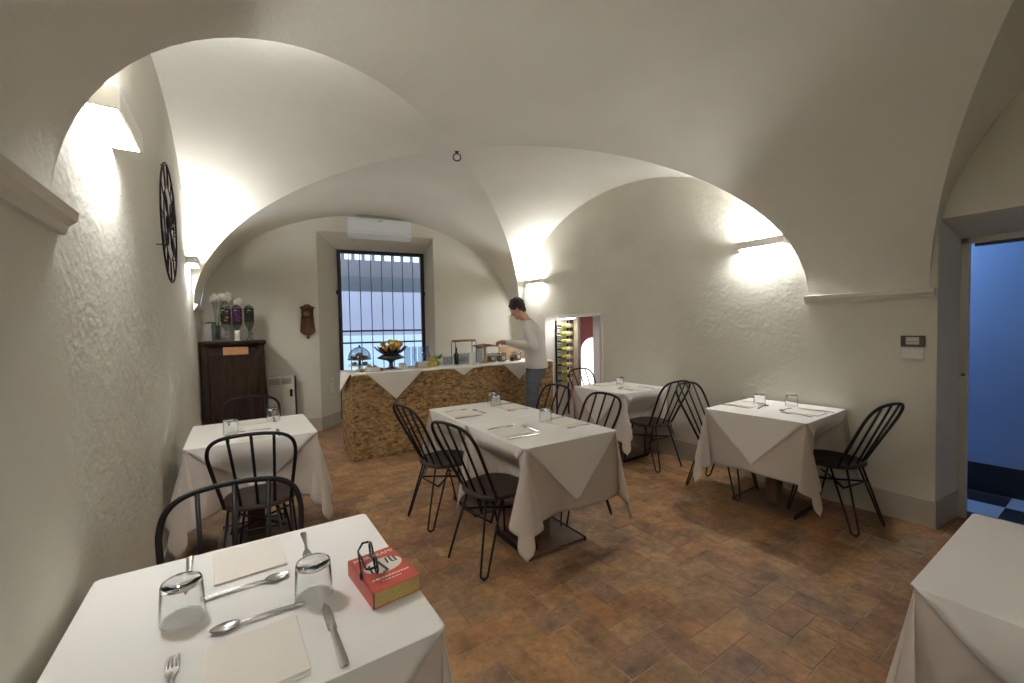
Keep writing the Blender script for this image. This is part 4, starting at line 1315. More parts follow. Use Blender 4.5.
for (x, y, w) in ((1.93, 3.27, 'the far end of the long centre table'), (3.80, 1.60, 'the wall side of the right table')):
    put('tumbler', tumbler_mesh, M['tumbler'], 'upside down clear tumbler at ' + w, 'glass', (x, y, CT), 1.0, 'upside down tumblers')

# ------------------------------------------------------------------ the red book and the spectacles on it
bk = thing('paperback_book', 'thick red paperback with a white oval on its cover on the near table', 'book', (.310, 1.122, CT), R(5.5))
BW, BH, BTk = .124, .188, .041
bm = B()
box(bm, (.002, 0, BTk / 2), (BW - .006, BH - .003, BTk - .003)); obj('page_block', bm, M['pages'], bk)
bm = B()
box(bm, (0, 0, BTk - .0006), (BW, BH, .0012)); box(bm, (0, 0, .0006), (BW, BH, .0012)); box(bm, (-BW / 2 + .0006, 0, BTk / 2), (.0012, BH, BTk))
cv = obj('cover', bm, M['red'], bk)
bm = B(); lathe(bm, [(1, 0), (1, .0004), (0, .0004)], 48, Matrix.Translation((.006, .012, BTk)) @ Matrix.Diagonal((.051, .037, 1, 1))); obj('oval', bm, M['print_white'], cv)
bm = B()
for x0, y0, x1, y1, r in ((-.004, .040, .004, -.020, .0050), (.004, -.020, -.010, -.022, .0035), (.020, .042, .017, .012, .0036), (.030, .044, .029, .014, .0036), (.040, .038, .041, .010, .0034), (.029, .014, .036, .012, .003), (-.03, .03, -.034, -.012, .004), (-.034, -.012, -.022, -.016, .003)):
    tube(bm, [(x0 + .003, y0, BTk + .0004), (x1 + .003, y1, BTk + .0004)], r, 4)
for v in bm.verts: v.co.z = BTk + .0004 + max(0, (v.co.z - BTk - .0004)) * .12
obj('print_figure', bm, M['print_black'], cv)
def text(body, size, loc, mat, parent, name, rot=(0, 0, 0)):
    cu = bpy.data.curves.new('lettering', 'FONT'); cu.body = body; cu.size = size; cu.align_x = 'CENTER'; cu.align_y = 'CENTER'; cu.extrude = .0002
    tmp = bpy.data.objects.new('lettering', cu); COL.objects.link(tmp)
    bpy.context.view_layer.update()
    me = bpy.data.meshes.new_from_object(tmp.evaluated_get(bpy.context.evaluated_depsgraph_get()))
    bpy.data.objects.remove(tmp); bpy.data.curves.remove(cu)
    o = link(name, me, mat, parent); o.location = loc; o.rotation_euler = rot
    return o
text('MURAKAMI', .0215, (.002, .072, BTk + .0004), M['print_white'], cv, 'author_lettering')
bm = B()
rr = random.Random(2)
for y, x0, x1, hgt in ((-.045, -.045, .052, .0052), (-.060, -.024, .022, .0028)):
    x = x0
    while x < x1:
        l = rr.uniform(.004, .008); box(bm, (x + l / 2, y, BTk + .0004), (l, hgt, .0005)); x += l + .0022
obj('title_line', bm, M['print_white'], cv)

sp = thing('spectacles', 'folded black framed spectacles lying on the red book', 'glasses', (.310 - .030, 1.122 + .030, CT + BTk + .0012), R(5.5 + 78)); sp.scale = (1.15, 1.15, 1.0)
for s in (-1, 1):
    bm = B()
    tube(bm, [(s * .034 + .026 * math.cos(a) * (1 + .1 * math.cos(2 * a)), -.012, .020 + .019 * math.sin(a)) for a in [2 * PI * i / 28 for i in range(28)]], .0027, 8, closed=True)
    obj('rim', bm, M['glasses_frame'], sp, smooth=True)
    bm = B(); lathe(bm, [(.0255, -.0007), (.0255, .0007), (0, .0012)], 24, Matrix.Translation((s * .034, -.012, .020)) @ Matrix.Rotation(PI / 2, 4, 'X') @ Matrix.Diagonal((1, .74, 1, 1))); obj('lens', bm, M['glass'], sp, smooth=True)
    bm = B(); tube(bm, [(s * .062, -.010, .030), (s * .064, .004, .029), (s * .045, .014 + s * .003, .020), (-s * .03, .016 + s * .004, .010), (-s * .055, .018 + s * .004, .004)], [.0030, .0032, .0024, .0024, .0034], 8)
    obj('temple', bm, M['glasses_frame'], sp, smooth=True)
bm = B(); tube(bm, [(-.009, -.012, .024), (0, -.013, .028), (.009, -.012, .024)], .0026, 8); obj('bridge', bm, M['glasses_frame'], sp, smooth=True)

# ------------------------------------------------------------------ buffet counter
KX0, KX1, KY0, KY1, KZ = 1.05, 3.86, 4.78, 5.36, .962
t = thing('buffet_counter', 'long buffet counter faced with rough strand board under the window', 'counter', (KX0, KY0, 0))
L = KX1 - KX0; D = KY1 - KY0
for k in range(3):
    bm = B(); hh = (KZ - .012) / 3; box(bm, (L / 2, .0125, hh * (k + .5)), (L, .025, hh - .003), bevel=.003); obj('front_board', bm, M['osb'], t)
for nm, x in (('side_panel', .0125), ('side_panel', L - .0125)):
    bm = B(); box(bm, (x, D / 2 + .012, KZ / 2 - .006), (.025, D - .026, KZ - .012), bevel=.003); obj(nm, bm, M['osb'], t)
bm = B(); box(bm, (L / 2, D / 2, KZ - .006), (L - .002, D - .002, .022), bevel=.003); obj('counter_top', bm, M['osb'], t)
bm = B(); box(bm, (.008, -.004, KZ / 2 - .006), (.040, .012, KZ - .014), bevel=.002); obj('corner_strip', bm, M['osb'], t)
bm = B(); box(bm, (L / 2, D / 2, .35), (L - .06, D - .06, .02), bevel=.003); obj('inner_shelf', bm, M['osb'], t)

KT = KZ + .006
def runner():
    bm = B()
    n = 60; rows = []
    prof = [(D + .02, -.10), (D + .012, -.02), (D + .004, .002), (D - .01, .0065), (.01, .0065), (-.006, .002), (-.012, -.016)]
    rr = random.Random(4)
    for i in range(n + 1):
        x = -.012 + (L + .010) * i / n
        wv = .004 * math.sin(i * .9) + .004 * math.sin(i * .37)
        rows.append([bm.verts.new((x, y - (abs(wv) if y < 0 else 0), KZ + z + (wv if z < 0 else 0))) for y, z in prof])
    for a, b in zip(rows, rows[1:]):
        for i in range(len(prof) - 1): bm.faces.new((a[i], a[i + 1], b[i + 1], b[i]))
    o = obj('counter_runner', bm, M['cloth_top'], angle=60); o.location = (KX0, KY0, 0)
    md = o.modifiers.new('thickness', 'SOLIDIFY'); md.thickness = .0016; md.offset = 0
    tag(o, 'long white cloth covering the whole top of the buffet counter', 'tablecloth')
runner()
def counter_square(x0, x1, tipz, label, lift):
    """diagonal cloth square on the counter whose corner hangs over the front"""
    bm = B()
    xm = (x0 + x1) / 2; dp = KT + .003 - tipz; back = (x1 - x0) / 2
    n = 16
    front = [bm.verts.new((x0 + (x1 - x0) * i / n, KY0 - .017, KT + .001 + lift)) for i in range(n + 1)]
    inr = [bm.verts.new((x0 + (x1 - x0) * i / n, KY0 + .01, KT + .0045 + lift)) for i in range(n + 1)]
    bk_ = bm.verts.new((xm, min(KY0 + .01 + back, KY1 - .03), KT + .0045 + lift))
    for i in range(n):
        bm.faces.new((front[i], front[i + 1], inr[i + 1], inr[i])); bm.faces.new((inr[i], inr[i + 1], bk_))
    prev = front
    for j in range(1, 13):
        t_ = j / 12; cur = []
        for i in range(n + 1):
            s = .5 + (i / n - .5) * max(1 - t_, .01)
            cur.append(bm.verts.new((x0 + (x1 - x0) * s, KY0 - .021 - .008 * t_ * math.sin(s * 8) - .006 * t_, KT - dp * t_)))
        for i in range(n): bm.faces.new((prev[i], prev[i + 1], cur[i + 1], cur[i]))
        prev = cur
    bmesh.ops.remove_doubles(bm, verts=bm.verts[:], dist=2e-4)
    o = obj('counter_cloth', bm, M['cloth_top'], angle=60)
    md = o.modifiers.new('thickness', 'SOLIDIFY'); md.thickness = .0016; md.offset = 0
    tag(o, label, 'tablecloth', 'pointed white cloths on the counter')
counter_square(1.19, 1.86, .655, 'large white cloth point hanging at the left end of the buffet counter', 0)
counter_square(2.22, 2.58, .862, 'small white cloth point hanging at the middle of the buffet counter', 0)
counter_square(2.98, 3.52, .735, 'white cloth point hanging by the man at the right of the counter', 0)
# corner of the runner hanging over the left end
bm = B()
n = 12; y0_, y1_ = KY0 + .02, KY1 - .02
prev = [bm.verts.new((KX0 - .014, y0_ + (y1_ - y0_) * i / n, KT + .001)) for i in range(n + 1)]
inn = [bm.verts.new((KX0 + .05, y0_ + (y1_ - y0_) * i / n, KT + .0045)) for i in range(n + 1)]
for i in range(n): bm.faces.new((prev[i], inn[i], inn[i + 1], prev[i + 1]))
for j in range(1, 9):
    t_ = j / 8; cur = []
    for i in range(n + 1):
        s = .5 + (i / n - .5) * max(1 - t_, .01)
        cur.append(bm.verts.new((KX0 - .018 - .06 * t_, y0_ + (y1_ - y0_) * s, KT - .22 * t_)))
    for i in range(n): bm.faces.new((prev[i], prev[i + 1], cur[i + 1], cur[i]))
    prev = cur
bmesh.ops.remove_doubles(bm, verts=bm.verts[:], dist=2e-4)
o = obj('counter_cloth', bm, M['cloth_top'], angle=60); md = o.modifiers.new('thickness', 'SOLIDIFY'); md.thickness = .0016
tag(o, 'white cloth point hanging over the left end panel of the buffet counter', 'tablecloth', 'pointed white cloths on the counter')

# ------------------------------------------------------------------ food and vessels on the counter
KB = KT + .0075
def T(*p): return Matrix.Translation(p)
t = thing('cake_stand', 'tiered cake stand under a wire dome, leftmost on the buffet counter', 'cake stand', (1.20, 5.06, KB))
bm = B(); lathe(bm, [(.07, 0), (.075, .006), (.02, .02), (.016, .055), (.02, .060), (.125, .062), (.130, .070), (.125, .068), (0, .066)], 32); obj('lower_tier', bm, M['ceramic'], t, smooth=True)
bm = B(); lathe(bm, [(.018, .066), (.014, .11), (.02, .125), (.128, .130), (.135, .140), (.128, .137), (0, .134)], 32, cap=False); obj('upper_tier', bm, M['pewter'], t, smooth=True)
for k in range(5):
    a = k * 1.257; bm = B(); ball(bm, (0, 0, 0), .036, (1, .72, .55)); o = obj('pastry', bm, M['pastry'], t, smooth=True); o.location = (.07 * math.cos(a), .07 * math.sin(a), .157); o.rotation_euler = (0, 0, a)
bm = B(); ball(bm, (0, 0, 0), .048, (1, 1, .75)); o = obj('pastry', bm, M['pastry'], t, smooth=True); o.location = (0, 0, .178)
for k in range(4):
    a = k * 1.57 + .5; bm = B(); ball(bm, (0, 0, 0), .030, (1, .8, .6)); o = obj('pastry', bm, M['bread'], t, smooth=True); o.location = (.085 * math.cos(a), .085 * math.sin(a), .086)
bm = B(); lathe(bm, [(.126, .142), (.122, .19), (.100, .235), (.06, .265), (.012, .276), (0, .276)], 32, cap=False); lathe(bm, [(.124, .142), (.120, .19), (.098, .233), (.058, .263), (.012, .274), (0, .274)], 32, cap=False); obj('dome', bm, M['glass'], t, smooth=True)
bm = B()
for k in range(4):
    a = k * PI / 4
    tube(bm, [(.127 * math.cos(b) * math.cos(a), .127 * math.cos(b) * math.sin(a), .142 + .137 * math.sin(b)) for b in [PI * i / 14 for i in range(15)]], .0022, 5)
obj('wire_cage', bm, M['pewter'], t, smooth=True)
bm = B(); ball(bm, (0, 0, .290), .014); lathe(bm, [(.008, .272), (.006, .284)], 12); obj('dome_knob', bm, M['pewter'], t, smooth=True)

t = thing('fruit_bowl', 'dark pewter bowl with pointed petals holding oranges, in front of the window', 'bowl', (1.575, 5.08, KB))
bm = B(); lathe(bm, [(.075, 0), (.08, .006), (.03, .02), (.024, .075), (.05, .10), (.155, .125), (.165, .135), (.10, .175), (.05, .19), (.0, .192)], 36); obj('pedestal', bm, M['pewter'], t, smooth=True)
for k in range(12):
    a = k * PI / 6 + .1
    bm = B(); pts = [(.07, .180, .020), (.12, .203, .030), (.165, .238, .022), (.195, .275, .003)]
    A_, C_ = [], []
    for r, z, w in pts:
        A_.append([bm.verts.new((r, w, z)), bm.verts.new((r + .004, 0, z - .010)), bm.verts.new((r, -w, z))])
    for p, q in zip(A_, A_[1:]):
        bm.faces.new((p[0], p[1], q[1], q[0])); bm.faces.new((p[1], p[2], q[2], q[1]))
    o = obj('petal', bm, M['pewter'], t, smooth=True); o.rotation_euler = (0, 0, a)
    md = o.modifiers.new('thickness', 'SOLIDIFY'); md.thickness = .003
fr = [(.076 * math.cos(a), .076 * math.sin(a), .235, 'orange') for a in [.3, 1.557, 2.813, 4.07, 5.327]] + [(0, .0, .312, 'lemon'), (.082, .055, .292, 'orange'), (-.085, .03, .290, 'lemon'), (.0, -.088, .290, 'lemon'), (.095, -.040, .285, 'orange')]
names = ['at the right back', 'at the back', 'at the left back', 'at the lower left', 'at the lower right', 'on the very top', 'on the right rim', 'on the left rim', 'on the front rim', 'at the right front']
for (x, y, z, kd), nm in zip(fr, names):
    bm = B()
    if kd == 'orange': ball(bm, (0, 0, 0), .043, u=18, v=12)
    else:
        lathe(bm, [(0, -.050), (.006, -.046), (.016, -.038), (.031, -.018), (.034, 0), (.031, .018), (.016, .038), (.006, .046), (0, .050)], 16, Matrix.Rotation(PI / 2, 4, 'Y'))
    bmesh.ops.create_cone(bm, cap_ends=True, segments=8, radius1=.004, radius2=.003, depth=.004, matrix=T(0, 0, .040 if kd == 'orange' else .034))
    o = obj(kd, bm, M[kd], smooth=True); o.location = (1.575 + x, 5.08 + y, KB + z + .012); o.rotation_euler = (.3, .2, x * 20)
    tag(o, '%s %s of the pewter fruit bowl' % (kd, nm), 'fruit', 'fruit in the pewter bowl')

def white_box(x, y, sx, sy, sz, label, rz=0):
    t = thing('serving_dish', label, 'dish', (x, y, KB), rz, 'white dishes on the counter')
    bm = B(); box(bm, (0, 0, sz / 2), (sx, sy, sz), bevel=.008)
    bmesh.ops.delete(bm, geom=[f for f in bm.faces if f.normal.z > .9 and f.calc_area() > sx * sy * .5], context='FACES')
    o = obj('dish', bm, M['ceramic'], t, angle=40); md = o.modifiers.new('wall', 'SOLIDIFY'); md.thickness = .005
    bm = B(); box(bm, (0, 0, sz * .7), (sx - .014, sy - .014, .02), bevel=.006); obj('filling', bm, M['paper'], t)
white_box(1.955, 5.02, .17, .12, .07, 'low white dish right of the fruit bowl on the counter')
white_box(1.66, 4.90, .075, .075, .075, 'small white pot in front of the fruit bowl', .3)
white_box(1.30, 4.90, .15, .09, .05, 'small white dish with pastries in front of the cake stand', .1)
for k, (x, y) in enumerate(((1.27, 4.90), (1.335, 4.91), (1.40, 4.88), (1.18, 4.87))):
    bm = B(); ball(bm, (0, 0, 0), .028, (1.2, .8, .7)); o = obj('bread_roll', bm, M['bread'] if k % 2 else M['pastry'], smooth=True)
    o.location = (x, y, KB + (.05 if k < 2 else .018)); o.rotation_euler = (0, 0, k)
    tag(o, ['left roll in the small white dish', 'right roll in the small white dish', 'bread roll on the cloth right of the small dish', 'bread roll on the cloth left of the small dish'][k] + ' below the cake stand', 'bread', 'bread rolls by the cake stand')

def jar(name, x, y, prof, label, mat, group=None, inner=None, innermat=None, lidm=None, lid=None):
    t = thing(name, label, 'glass', (x, y, KB), 0, group)
    bm = B(); lathe(bm, prof, 24, cap=False); obj('body', bm, mat, t, smooth=True)
    if inner: bm = B(); lathe(bm, inner, 20); obj('contents', bm, innermat, t, smooth=True)
    if lid: bm = B(); lathe(bm, lid, 20); obj('lid', bm, lidm, t, smooth=True)
    return t
def glassprof(r, h, th=.003): return [(0, 0), (r * .92, 0), (r, .006), (r, h), (r - th, h), (r - th, .008), (0, .007)]
lab = ['tall clear glass left of three behind the low white dish', 'tall clear glass in the middle of three behind the low white dish', 'tall clear glass right of three behind the low white dish']
for k in range(3): jar('tall_glass', 1.83 + k * .085, 5.20, glassprof(.033, .25), lab[k], M['glass'], 'tall glasses on the counter')
jar('water_carafe', 2.09, 5.20, [(0, 0), (.05, 0), (.055, .01), (.058, .09), (.03, .17), (.022, .21), (.034, .25), (.031, .25), (.019, .21), (.027, .17), (.054, .09), (.05, .012), (0, .01)], 'clear water carafe right of the low white dish', M['glass'])
for k, (x, y, z, m, l) in enumerate(((2.03, 4.95, .034, 'lemon', 'lemon on the left of the citrus heap left of the dark bottle'), (2.095, 4.98, .034, 'lemon', 'lemon on the right of the citrus heap left of the dark bottle'),
      (2.06, 4.965, .085, 'lemon', 'lemon on top of the citrus heap left of the dark bottle'), (2.15, 5.02, .036, 'lime', 'green citrus at the right of the lemon heap'), (2.13, 5.04, .10, 'lime', 'green citrus on top behind the lemon heap'))):
    bm = B(); lathe(bm, [(0, -.048), (.006, -.044), (.018, -.036), (.032, -.016), (.035, 0), (.032, .016), (.018, .036), (.006, .044), (0, .048)], 16, Matrix.Rotation(PI / 2, 4, 'Y'))
    o = obj('lemon' if m == 'lemon' else 'lime', bm, M[m], smooth=True); o.location = (x, y, KB + z); o.rotation_euler = (0, 0, k * 1.1); tag(o, l, 'fruit', 'citrus heap on the counter')
# plant in a pot
t = thing('herb_pot', 'small green herb in a pot behind the lemons on the counter', 'plant', (2.24, 5.16, KB))
bm = B(); lathe(bm, [(.036, 0), (.05, .08), (.046, .08), (.04, .07), (0, .07)], 20); obj('pot', bm, M['ceramic'], t, smooth=True)
bm = B(); rr = random.Random(8)
for k in range(26):
    a = rr.uniform(0, 6.28); e = rr.uniform(.2, 1.2); d = Vector((math.cos(a) * math.cos(e), math.sin(a) * math.cos(e), math.sin(e))); q = d.cross(Vector((0, 0, 1))).normalized()
    p = Vector((0, 0, .07)); l = rr.uniform(.06, .13)
    a_, b_, c_, e_ = p, p + d * l * .6 + q * .012, p + d * l, p + d * l * .6 - q * .012
    bm.faces.new([bm.verts.new(v) for v in (a_, b_, c_, e_)])
obj('foliage', bm, M['leaf'], t)
for k, (x, l) in enumerate(((2.285, 'left of two small clear glasses left of the dark bottle'), (2.355, 'right of two small clear glasses left of the dark bottle'))):
    jar('small_glass', x, 5.06, glassprof(.032, .11), l, M['glass'], 'small glasses by the dark bottle')
t = thing('dark_bottle', 'small dark glass bottle at the left of the basket handle on the counter', 'bottle', (2.425, 5.02, KB))
bm = B(); lathe(bm, [(0, 0), (.028, 0), (.030, .006), (.030, .13), (.013, .17), (.012, .21), (0, .21)], 20); obj('body', bm, M['dark_glass'], t, smooth=True)
bm = B(); lathe(bm, [(.0135, .205), (.0135, .225), (0, .226)], 14); obj('cap', bm, M['capsule'], t, smooth=True)
t = thing('handled_bin', 'clear glass bin with a dark wooden handle bar in mid counter', 'bin', (2.58, 5.10, KB))
for x in (-.155, .155):
    bm = B(); tube(bm, [(x, -.06, .0), (x, -.06, .29), (x, 0, .305), (x, .06, .29), (x, .06, 0)], .006, 8); obj('side_hoop', bm, M['pewter'], t, smooth=True)
bm = B(); tube(bm, [(-.175, 0, .308), (0, 0, .312), (.175, 0, .308)], .015, 10); obj('handle', bm, M['wicker'], t, smooth=True)
bm = B(); box(bm, (0, 0, .07), (.29, .13, .14), bevel=.02, seg=3)
bmesh.ops.delete(bm, geom=[f for f in bm.faces if f.normal.z > .9 and f.calc_area() > .01], context='FACES')
o = obj('bin', bm, M['glass'], t, angle=40); md = o.modifiers.new('wall', 'SOLIDIFY'); md.thickness = .004
bm = B(); box(bm, (0, 0, .055), (.26, .10, .08), bevel=.02); obj('contents', bm, M['paper'], t)
jar('milk_jug', 2.60, 4.90, [(0, 0), (.042, 0), (.05, .02), (.046, .09), (.038, .13), (.045, .16), (.042, .16), (.034, .13), (.042, .09), (.045, .02), (0, .01)], 'small white milk jug in front of the handled basket', M['ceramic'])
jar('storage_jar', 2.80, 5.06, glassprof(.045, .20), 'clear storage jar right of the handled basket', M['glass'], None, None, None, M['leaf'], [(.047, .20), (.047, .215), (0, .218)])
for k, (x, y, l) in enumerate(((2.96, 5.02, 'left glass jar of golden cereal beside the man'), (3.10, 4.98, 'middle glass jar of golden cereal beside the man'), (3.38, 5.02, 'right glass jar of golden cereal beside the man'))):
    t = thing('cereal_jar', l, 'jar', (x, y, KB), .1 * k, 'cereal jars on the counter')
    bm = B(); box(bm, (0, 0, .065), (.118, .10, .13), bevel=.012, seg=3)
    bmesh.ops.delete(bm, geom=[f for f in bm.faces if f.normal.z > .9 and f.calc_area() > .005], context='FACES')
    o = obj('glass_box', bm, M['glass'], t, angle=40); md = o.modifiers.new('wall', 'SOLIDIFY'); md.thickness = .003
    bm = B(); box(bm, (0, 0, .050), (.106, .088, .088), bevel=.012); obj('cereal', bm, M['bread'], t)
    bm = B(); box(bm, (0, -.0515, .055), (.055, .002, .045)); obj('paper_label', bm, M['paper'], t)
jar('jam_jar', 3.24, 4.92, glassprof(.032, .075), 'small dark jam jar in front of the cereal jars', M['glass'], None, [(.027, .01), (.027, .055), (0, .055)], M['capsule'], M['steel'], [(.033, .074), (.033, .086), (0, .087)])
t = thing('ham_platter', 'raised tan platter of sliced ham under the man\'s hands', 'platter', (2.86, 5.02, KB))
bm = B(); lathe(bm, [(.08, 0), (.085, .006), (.02, .02), (.018, .20), (.03, .215), (.18, .222), (.19, .232), (.18, .230), (0, .226)], 32); obj('stand', bm, M['cereal_tan'], t, smooth=True)
rr = random.Random(12)
for k in range(9):
    a = k * .7; r = .11 if k < 6 else .04
    bm = B(); lathe(bm, [(0, 0), (.05, .002), (.055, .005), (.05, .008), (0, .012)], 14); o = obj('ham_slice', bm, M['ham'], t, smooth=True)
    o.location = (r * math.cos(a), r * math.sin(a), .231 + .007 * (k % 3)); o.rotation_euler = (rr.uniform(-.12, .12), rr.uniform(-.12, .12), a)
t = thing('cereal_tray', 'tan wooden tray leaning at the back of the counter beside the man', 'tray', (3.38, 5.22, KB))
bm = B(); box(bm, (0, 0, .10), (.34, .02, .20), rot=(-.12, 0, 0), bevel=.006); obj('board', bm, M['cereal_tan'], t)
bm = B(); box(bm, (0, -.012, .012), (.36, .05, .024), bevel=.004); obj('lip', bm, M['cereal_tan'], t)

# ------------------------------------------------------------------ wine rack and bottles in the niche
t = thing('wine_rack', 'dark metal wine rack on the far side of the lit niche', 'rack', (4.10, 5.12, 0))
for x in (.10, .34):
    bm = B(); box(bm, (x, -.012, .80), (.022, .022, 1.50), bevel=.003); obj('upright', bm, M['iron'], t)
for k in range(8):
    z = .565 + k * .123
    for x in (.10, .34):
        bm = B(); tube(bm, [(x, -.02, z), (x, -.115, z - .004), (x, -.118, z + .012)], .005, 6); obj('peg', bm, M['iron'], t, smooth=True)
ROW = ['lowest', 'second lowest', 'third lowest', 'fourth lowest', 'fourth highest', 'third highest', 'second highest', 'topmost']
bmb = B(); lathe(bmb, [(0, 0), (.034, 0), (.037, .006), (.037, .165), (.028, .20), (.0145, .225), (.0135, .285), (0, .285)], 20)
bme = None
for k in range(8):
    z = .565 + k * .123 + .0425
    t = thing('wine_bottle', '%s yellow green wine bottle lying in the niche rack' % ROW[k], 'bottle', (4.47, 5.045, z), 0, 'wine bottles in the niche rack')
    if bme is None: b_ = obj('glass_body', bmb, M['wine_glass'], t, smooth=True); bme = b_.data
    else: b_ = link('glass_body', bme, None, t)
    b_.rotation_euler = (0, -PI / 2, 0)
    bm = B(); lathe(bm, [(.0155, .215), (.0150, .288), (0, .289)], 16); o = obj('capsule', bm, M['capsule'], t, smooth=True); o.rotation_euler = (0, -PI / 2, 0)
    bm = B(); lathe(bm, [(.0376, .05), (.0376, .14)], 20, cap=False); o = obj('paper_label', bm, M['wine_pale'], t, smooth=True); o.rotation_euler = (0, -PI / 2, 0)
# ------------------------------------------------------------------ the man at the buffet
def loft(bm, secs, seg=24):
    """closed body of stacked ellipses: (x, y, z, rx, ry)"""
    rings = []
    for x, y, z, rx, ry in secs:
        rings.append([bm.verts.new((x + rx * math.cos(2 * PI * i / seg), y + ry * math.sin(2 * PI * i / seg), z)) for i in range(seg)])
    for a, b in zip(rings, rings[1:]):
        for i in range(seg):
            j = (i + 1) % seg; bm.faces.new((a[i], a[j], b[j], b[i]))
    bm.faces.new(rings[0][::-1]); bm.faces.new(rings[-1])
def limb(bm, pts, rad, seg=14):
    # resampled tapering limb with rounded ends
    P = [Vector(p) for p in pts]; out, rr_ = [], []
    for i in range(len(P) - 1):
        for k in range(4):
            f = k / 4; out.append(P[i].lerp(P[i + 1], f)); rr_.append(rad[i] * (1 - f) + rad[i + 1] * f)
    out.append(P[-1]); rr_.append(rad[-1])
    tube(bm, out, rr_, seg)
    ball(bm, P[0], rad[0] * .99, u=14, v=10); ball(bm, P[-1], rad[-1] * .99, u=14, v=10)
def soft(name, bm, mat, parent, voxel, it=6):
    o = obj(name, bm, mat, parent, smooth=True)
    m = o.modifiers.new('union', 'REMESH'); m.mode = 'VOXEL'; m.voxel_size = voxel; m.use_smooth_shade = True
    s = o.modifiers.new('smooth', 'SMOOTH'); s.iterations = it; s.factor = .5
    return o
HD = Vector((0, .205, 1.695)); tilt = Matrix.Rotation(R(-32), 4, 'X')
def hm(): return Matrix.Translation(HD) @ tilt
def body():
    bm = B()
    loft(bm, [(0, -.02, .86, .155, .105), (0, -.02, .93, .168, .115), (0, -.005, 1.05, .145, .098), (0, .015, 1.20, .160, .108), (0, .035, 1.34, .178, .115), (0, .05, 1.44, .172, .098), (0, .065, 1.50, .10, .075)])
    limb(bm, [(0, .065, 1.47), (0, .115, 1.56), (0, .165, 1.625)], [.070, .058, .056])
    # head, built upright in its own mesh and then tilted onto the neck
    main, bm = bm, B()
    ball(bm, (0, 0, .02), .098, (.80, 1.0, 1.12), 20, 14)
    ball(bm, (0, .035, -.055), .066, (.86, .95, 1.0), 16, 12)
    ball(bm, (0, .070, -.105), .026, (1.1, .9, .8))
    limb(bm, [(0, .095, .012), (0, .113, -.028), (0, .105, -.040)], [.009, .015, .012], 8)
    ball(bm, (0, .088, -.075), .018, (1.5, .7, .5))
    for s in (-1, 1):
        ball(bm, (s * .080, -.005, -.012), .020, (.35, .8, 1.35)); ball(bm, (s * .036, .080, .022), .018, (1.2, .5, .5))
    xf(bm.verts[:], hm())
    me = bpy.data.meshes.new('head'); bm.to_mesh(me); bm.free(); bm = main; bm.from_mesh(me); bpy.data.meshes.remove(me)
    # legs
    for s, fy, ky in ((-1, -.03, .015), (1, .07, .08)):
        limb(bm, [(s * .085, -.01, .88), (s * .098, (.0 + ky) / 2 + .01, .70), (s * .100, ky, .49), (s * .102, (ky + fy) / 2 - .02, .34), (s * .105, fy, .09)], [.092, .078, .058, .057, .040])
        limb(bm, [(s * .106, fy - .02, .055), (s * .115, fy + .12, .045)], [.040, .034])
    # arms
    for s, el, wr, hd in ((-1, (-.262, -.045, 1.225), (-.130, .345, 1.262), (-.090, .430, 1.272)), (1, (.250, .02, 1.205), (.110, .380, 1.240), (.075, .465, 1.250))):
        limb(bm, [(s * .165, .045, 1.445), (s * .205, .030, 1.42), el], [.060, .054, .044])
        limb(bm, [el, Vector(el).lerp(Vector(wr), .35), wr], [.043, .042, .027])
        w, h = Vector(wr), Vector(hd); d = (h - w).normalized()
        side = Vector((0, 0, 1)).cross(d).normalized(); up = d.cross(side).normalized()
        # palm
        limb(bm, [w, w + d * .035, w + d * .082], [.026, .030, .026], 12)
        limb(bm, [w + d * .05 + side * .022, w + d * .082 + side * .026], [.018, .016], 10); limb(bm, [w + d * .05 - side * .022, w + d * .082 - side * .026], [.018, .016], 10)
        for q, l in ((-1.5, .062), (-.5, .076), (.5, .080), (1.5, .070)):
            b0 = w + d * .085 + side * q * .0185 * -s
            b1 = b0 + d * l * .45 - up * .006; b2 = b1 + d * l * .28 - up * l * .32; b3 = b2 + d * l * .05 - up * l * .30
            limb(bm, [b0, b1, b2, b3], [.0095, .009, .0085, .0075], 8)
        t0 = w + d * .025 - side * s * -.026 * -1
        t0 = w + d * .028 + side * (.026 * s * -1) * -1
        limb(bm, [t0, t0 + d * .032 + side * s * .016 - up * .012, t0 + d * .062 + side * s * .012 - up * .028], [.014, .0115, .009], 8)
    return bm
man = thing('person', 'man in a pale loose shirt and blue jeans bending over the buffet', 'person', (3.225, 4.375, 0), R(41.6))
soft('body', body(), M['skin'], man, .0065, 3)
# shirt : loose, long sleeves, open collar
bm = B()
loft(bm, [(0, -.035, .925, .190, .142), (0, -.03, .98, .192, .145), (0, -.02, 1.08, .180, .138), (0, -.005, 1.20, .186, .140), (0, .015, 1.34, .198, .140), (0, .035, 1.43, .192, .122), (0, .055, 1.49, .135, .098), (0, .075, 1.535, .080, .076)], 28)
for s, el, wr in ((-1, (-.262, -.045, 1.225), (-.145, .30, 1.257)), (1, (.250, .02, 1.205), (.120, .345, 1.236))):
    limb(bm, [(s * .145, .045, 1.435), (s * .200, .028, 1.425), Vector((s * .2, .028, 1.425)).lerp(Vector(el), .6), el], [.082, .076, .066, .062])
    limb(bm, [el, Vector(el).lerp(Vector(wr), .5) - Vector((0, 0, .012)), wr], [.062, .058, .042])
soft('shirt', bm, M['shirt'], man, .009, 6)
bm = B()
tube(bm, [(.066 * math.cos(a), .088 + .066 * math.sin(a), 1.545 + .02 * math.sin(a - PI / 2) * -1 - .012 * math.cos(a) * 0) for a in [2 * PI * i / 24 for i in range(24)]], .013, 8, closed=True)
obj('collar', bm, M['shirt'], man, smooth=True)
bm = B()
loft(bm, [(0, -.02, .80, .150, .118), (0, -.02, .90, .176, .130), (0, -.018, .975, .168, .124)])
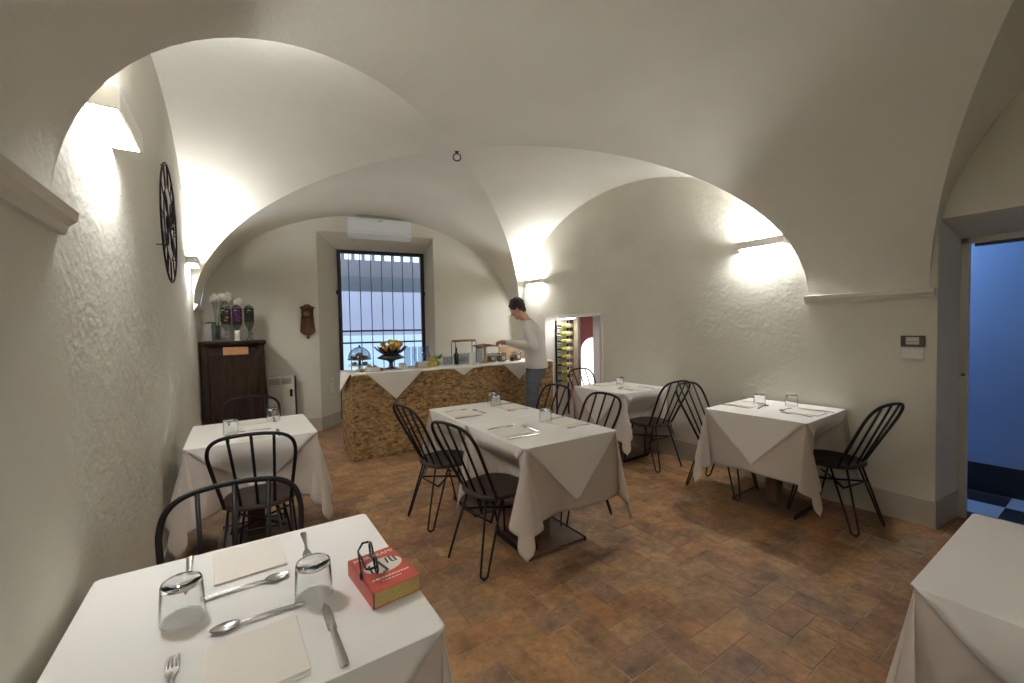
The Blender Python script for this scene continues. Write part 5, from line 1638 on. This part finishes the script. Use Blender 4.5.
for s, fy, ky in ((-1, -.03, .015), (1, .07, .08)):
    limb(bm, [(s * .088, -.012, .87), (s * .100, ky / 2, .70), (s * .103, ky, .49), (s * .105, (ky + fy) / 2 - .012, .30), (s * .107, fy, .095)], [.104, .094, .076, .070, .064])
soft('trousers', bm, M['jeans'], man, .010, 5)
for s, fy in ((-1, -.03), (1, .07)):
    bm = B()
    limb(bm, [(s * .107, fy - .045, .050), (s * .110, fy + .05, .050), (s * .118, fy + .15, .040)], [.048, .050, .040])
    for v in bm.verts: v.co.z = max(v.co.z, .004)
    soft('shoe', bm, M['shoe'], man, .008, 3)
# hair
bm = B()
ball(bm, (0, -.012, .038), .104, (.84, 1.0, 1.05), 20, 14); ball(bm, (0, -.055, -.02), .062, (1.1, .7, 1.1)); ball(bm, (0, .05, .085), .052, (1.25, .85, .55))
for s in (-1, 1): ball(bm, (s * .066, -.025, .01), .036, (.5, 1.0, 1.3))
rr = random.Random(6)
for k in range(46):
    a, e = rr.uniform(0, 6.28), rr.uniform(.15, 1.4); d = Vector((math.cos(a) * math.cos(e) * .84, math.sin(a) * math.cos(e), math.sin(e) * 1.05))
    ball(bm, Vector((0, -.012, .04)) + d * .096, .019, u=8, v=6)
xf(bm.verts[:], hm())
soft('hair', bm, M['hair'], man, .006, 2)
for s in (-1, 1):
    bm = B(); ball(bm, (0, 0, 0), .0105, u=12, v=8); o = obj('eye', bm, M['print_white'], man, smooth=True); o.location = hm() @ Vector((s * .034, .083, .006))
    bm = B(); ball(bm, (0, .0075, -.003), .0055, u=8, v=6); ir = obj('iris', bm, M['hair'], o, smooth=True)
    bm = B(); limb(bm, [hm() @ Vector((s * .018, .096, .034)), hm() @ Vector((s * .050, .084, .034))], [.005, .004], 8); obj('eyebrow', bm, M['hair'], man, smooth=True)
bm = B(); limb(bm, [hm() @ Vector((-.020, .100, -.072)), hm() @ Vector((0, .104, -.074)), hm() @ Vector((.020, .100, -.072))], [.005, .007, .005], 8)
obj('mouth', bm, plain('lips', (.40, .17, .14), .5), man, smooth=True)
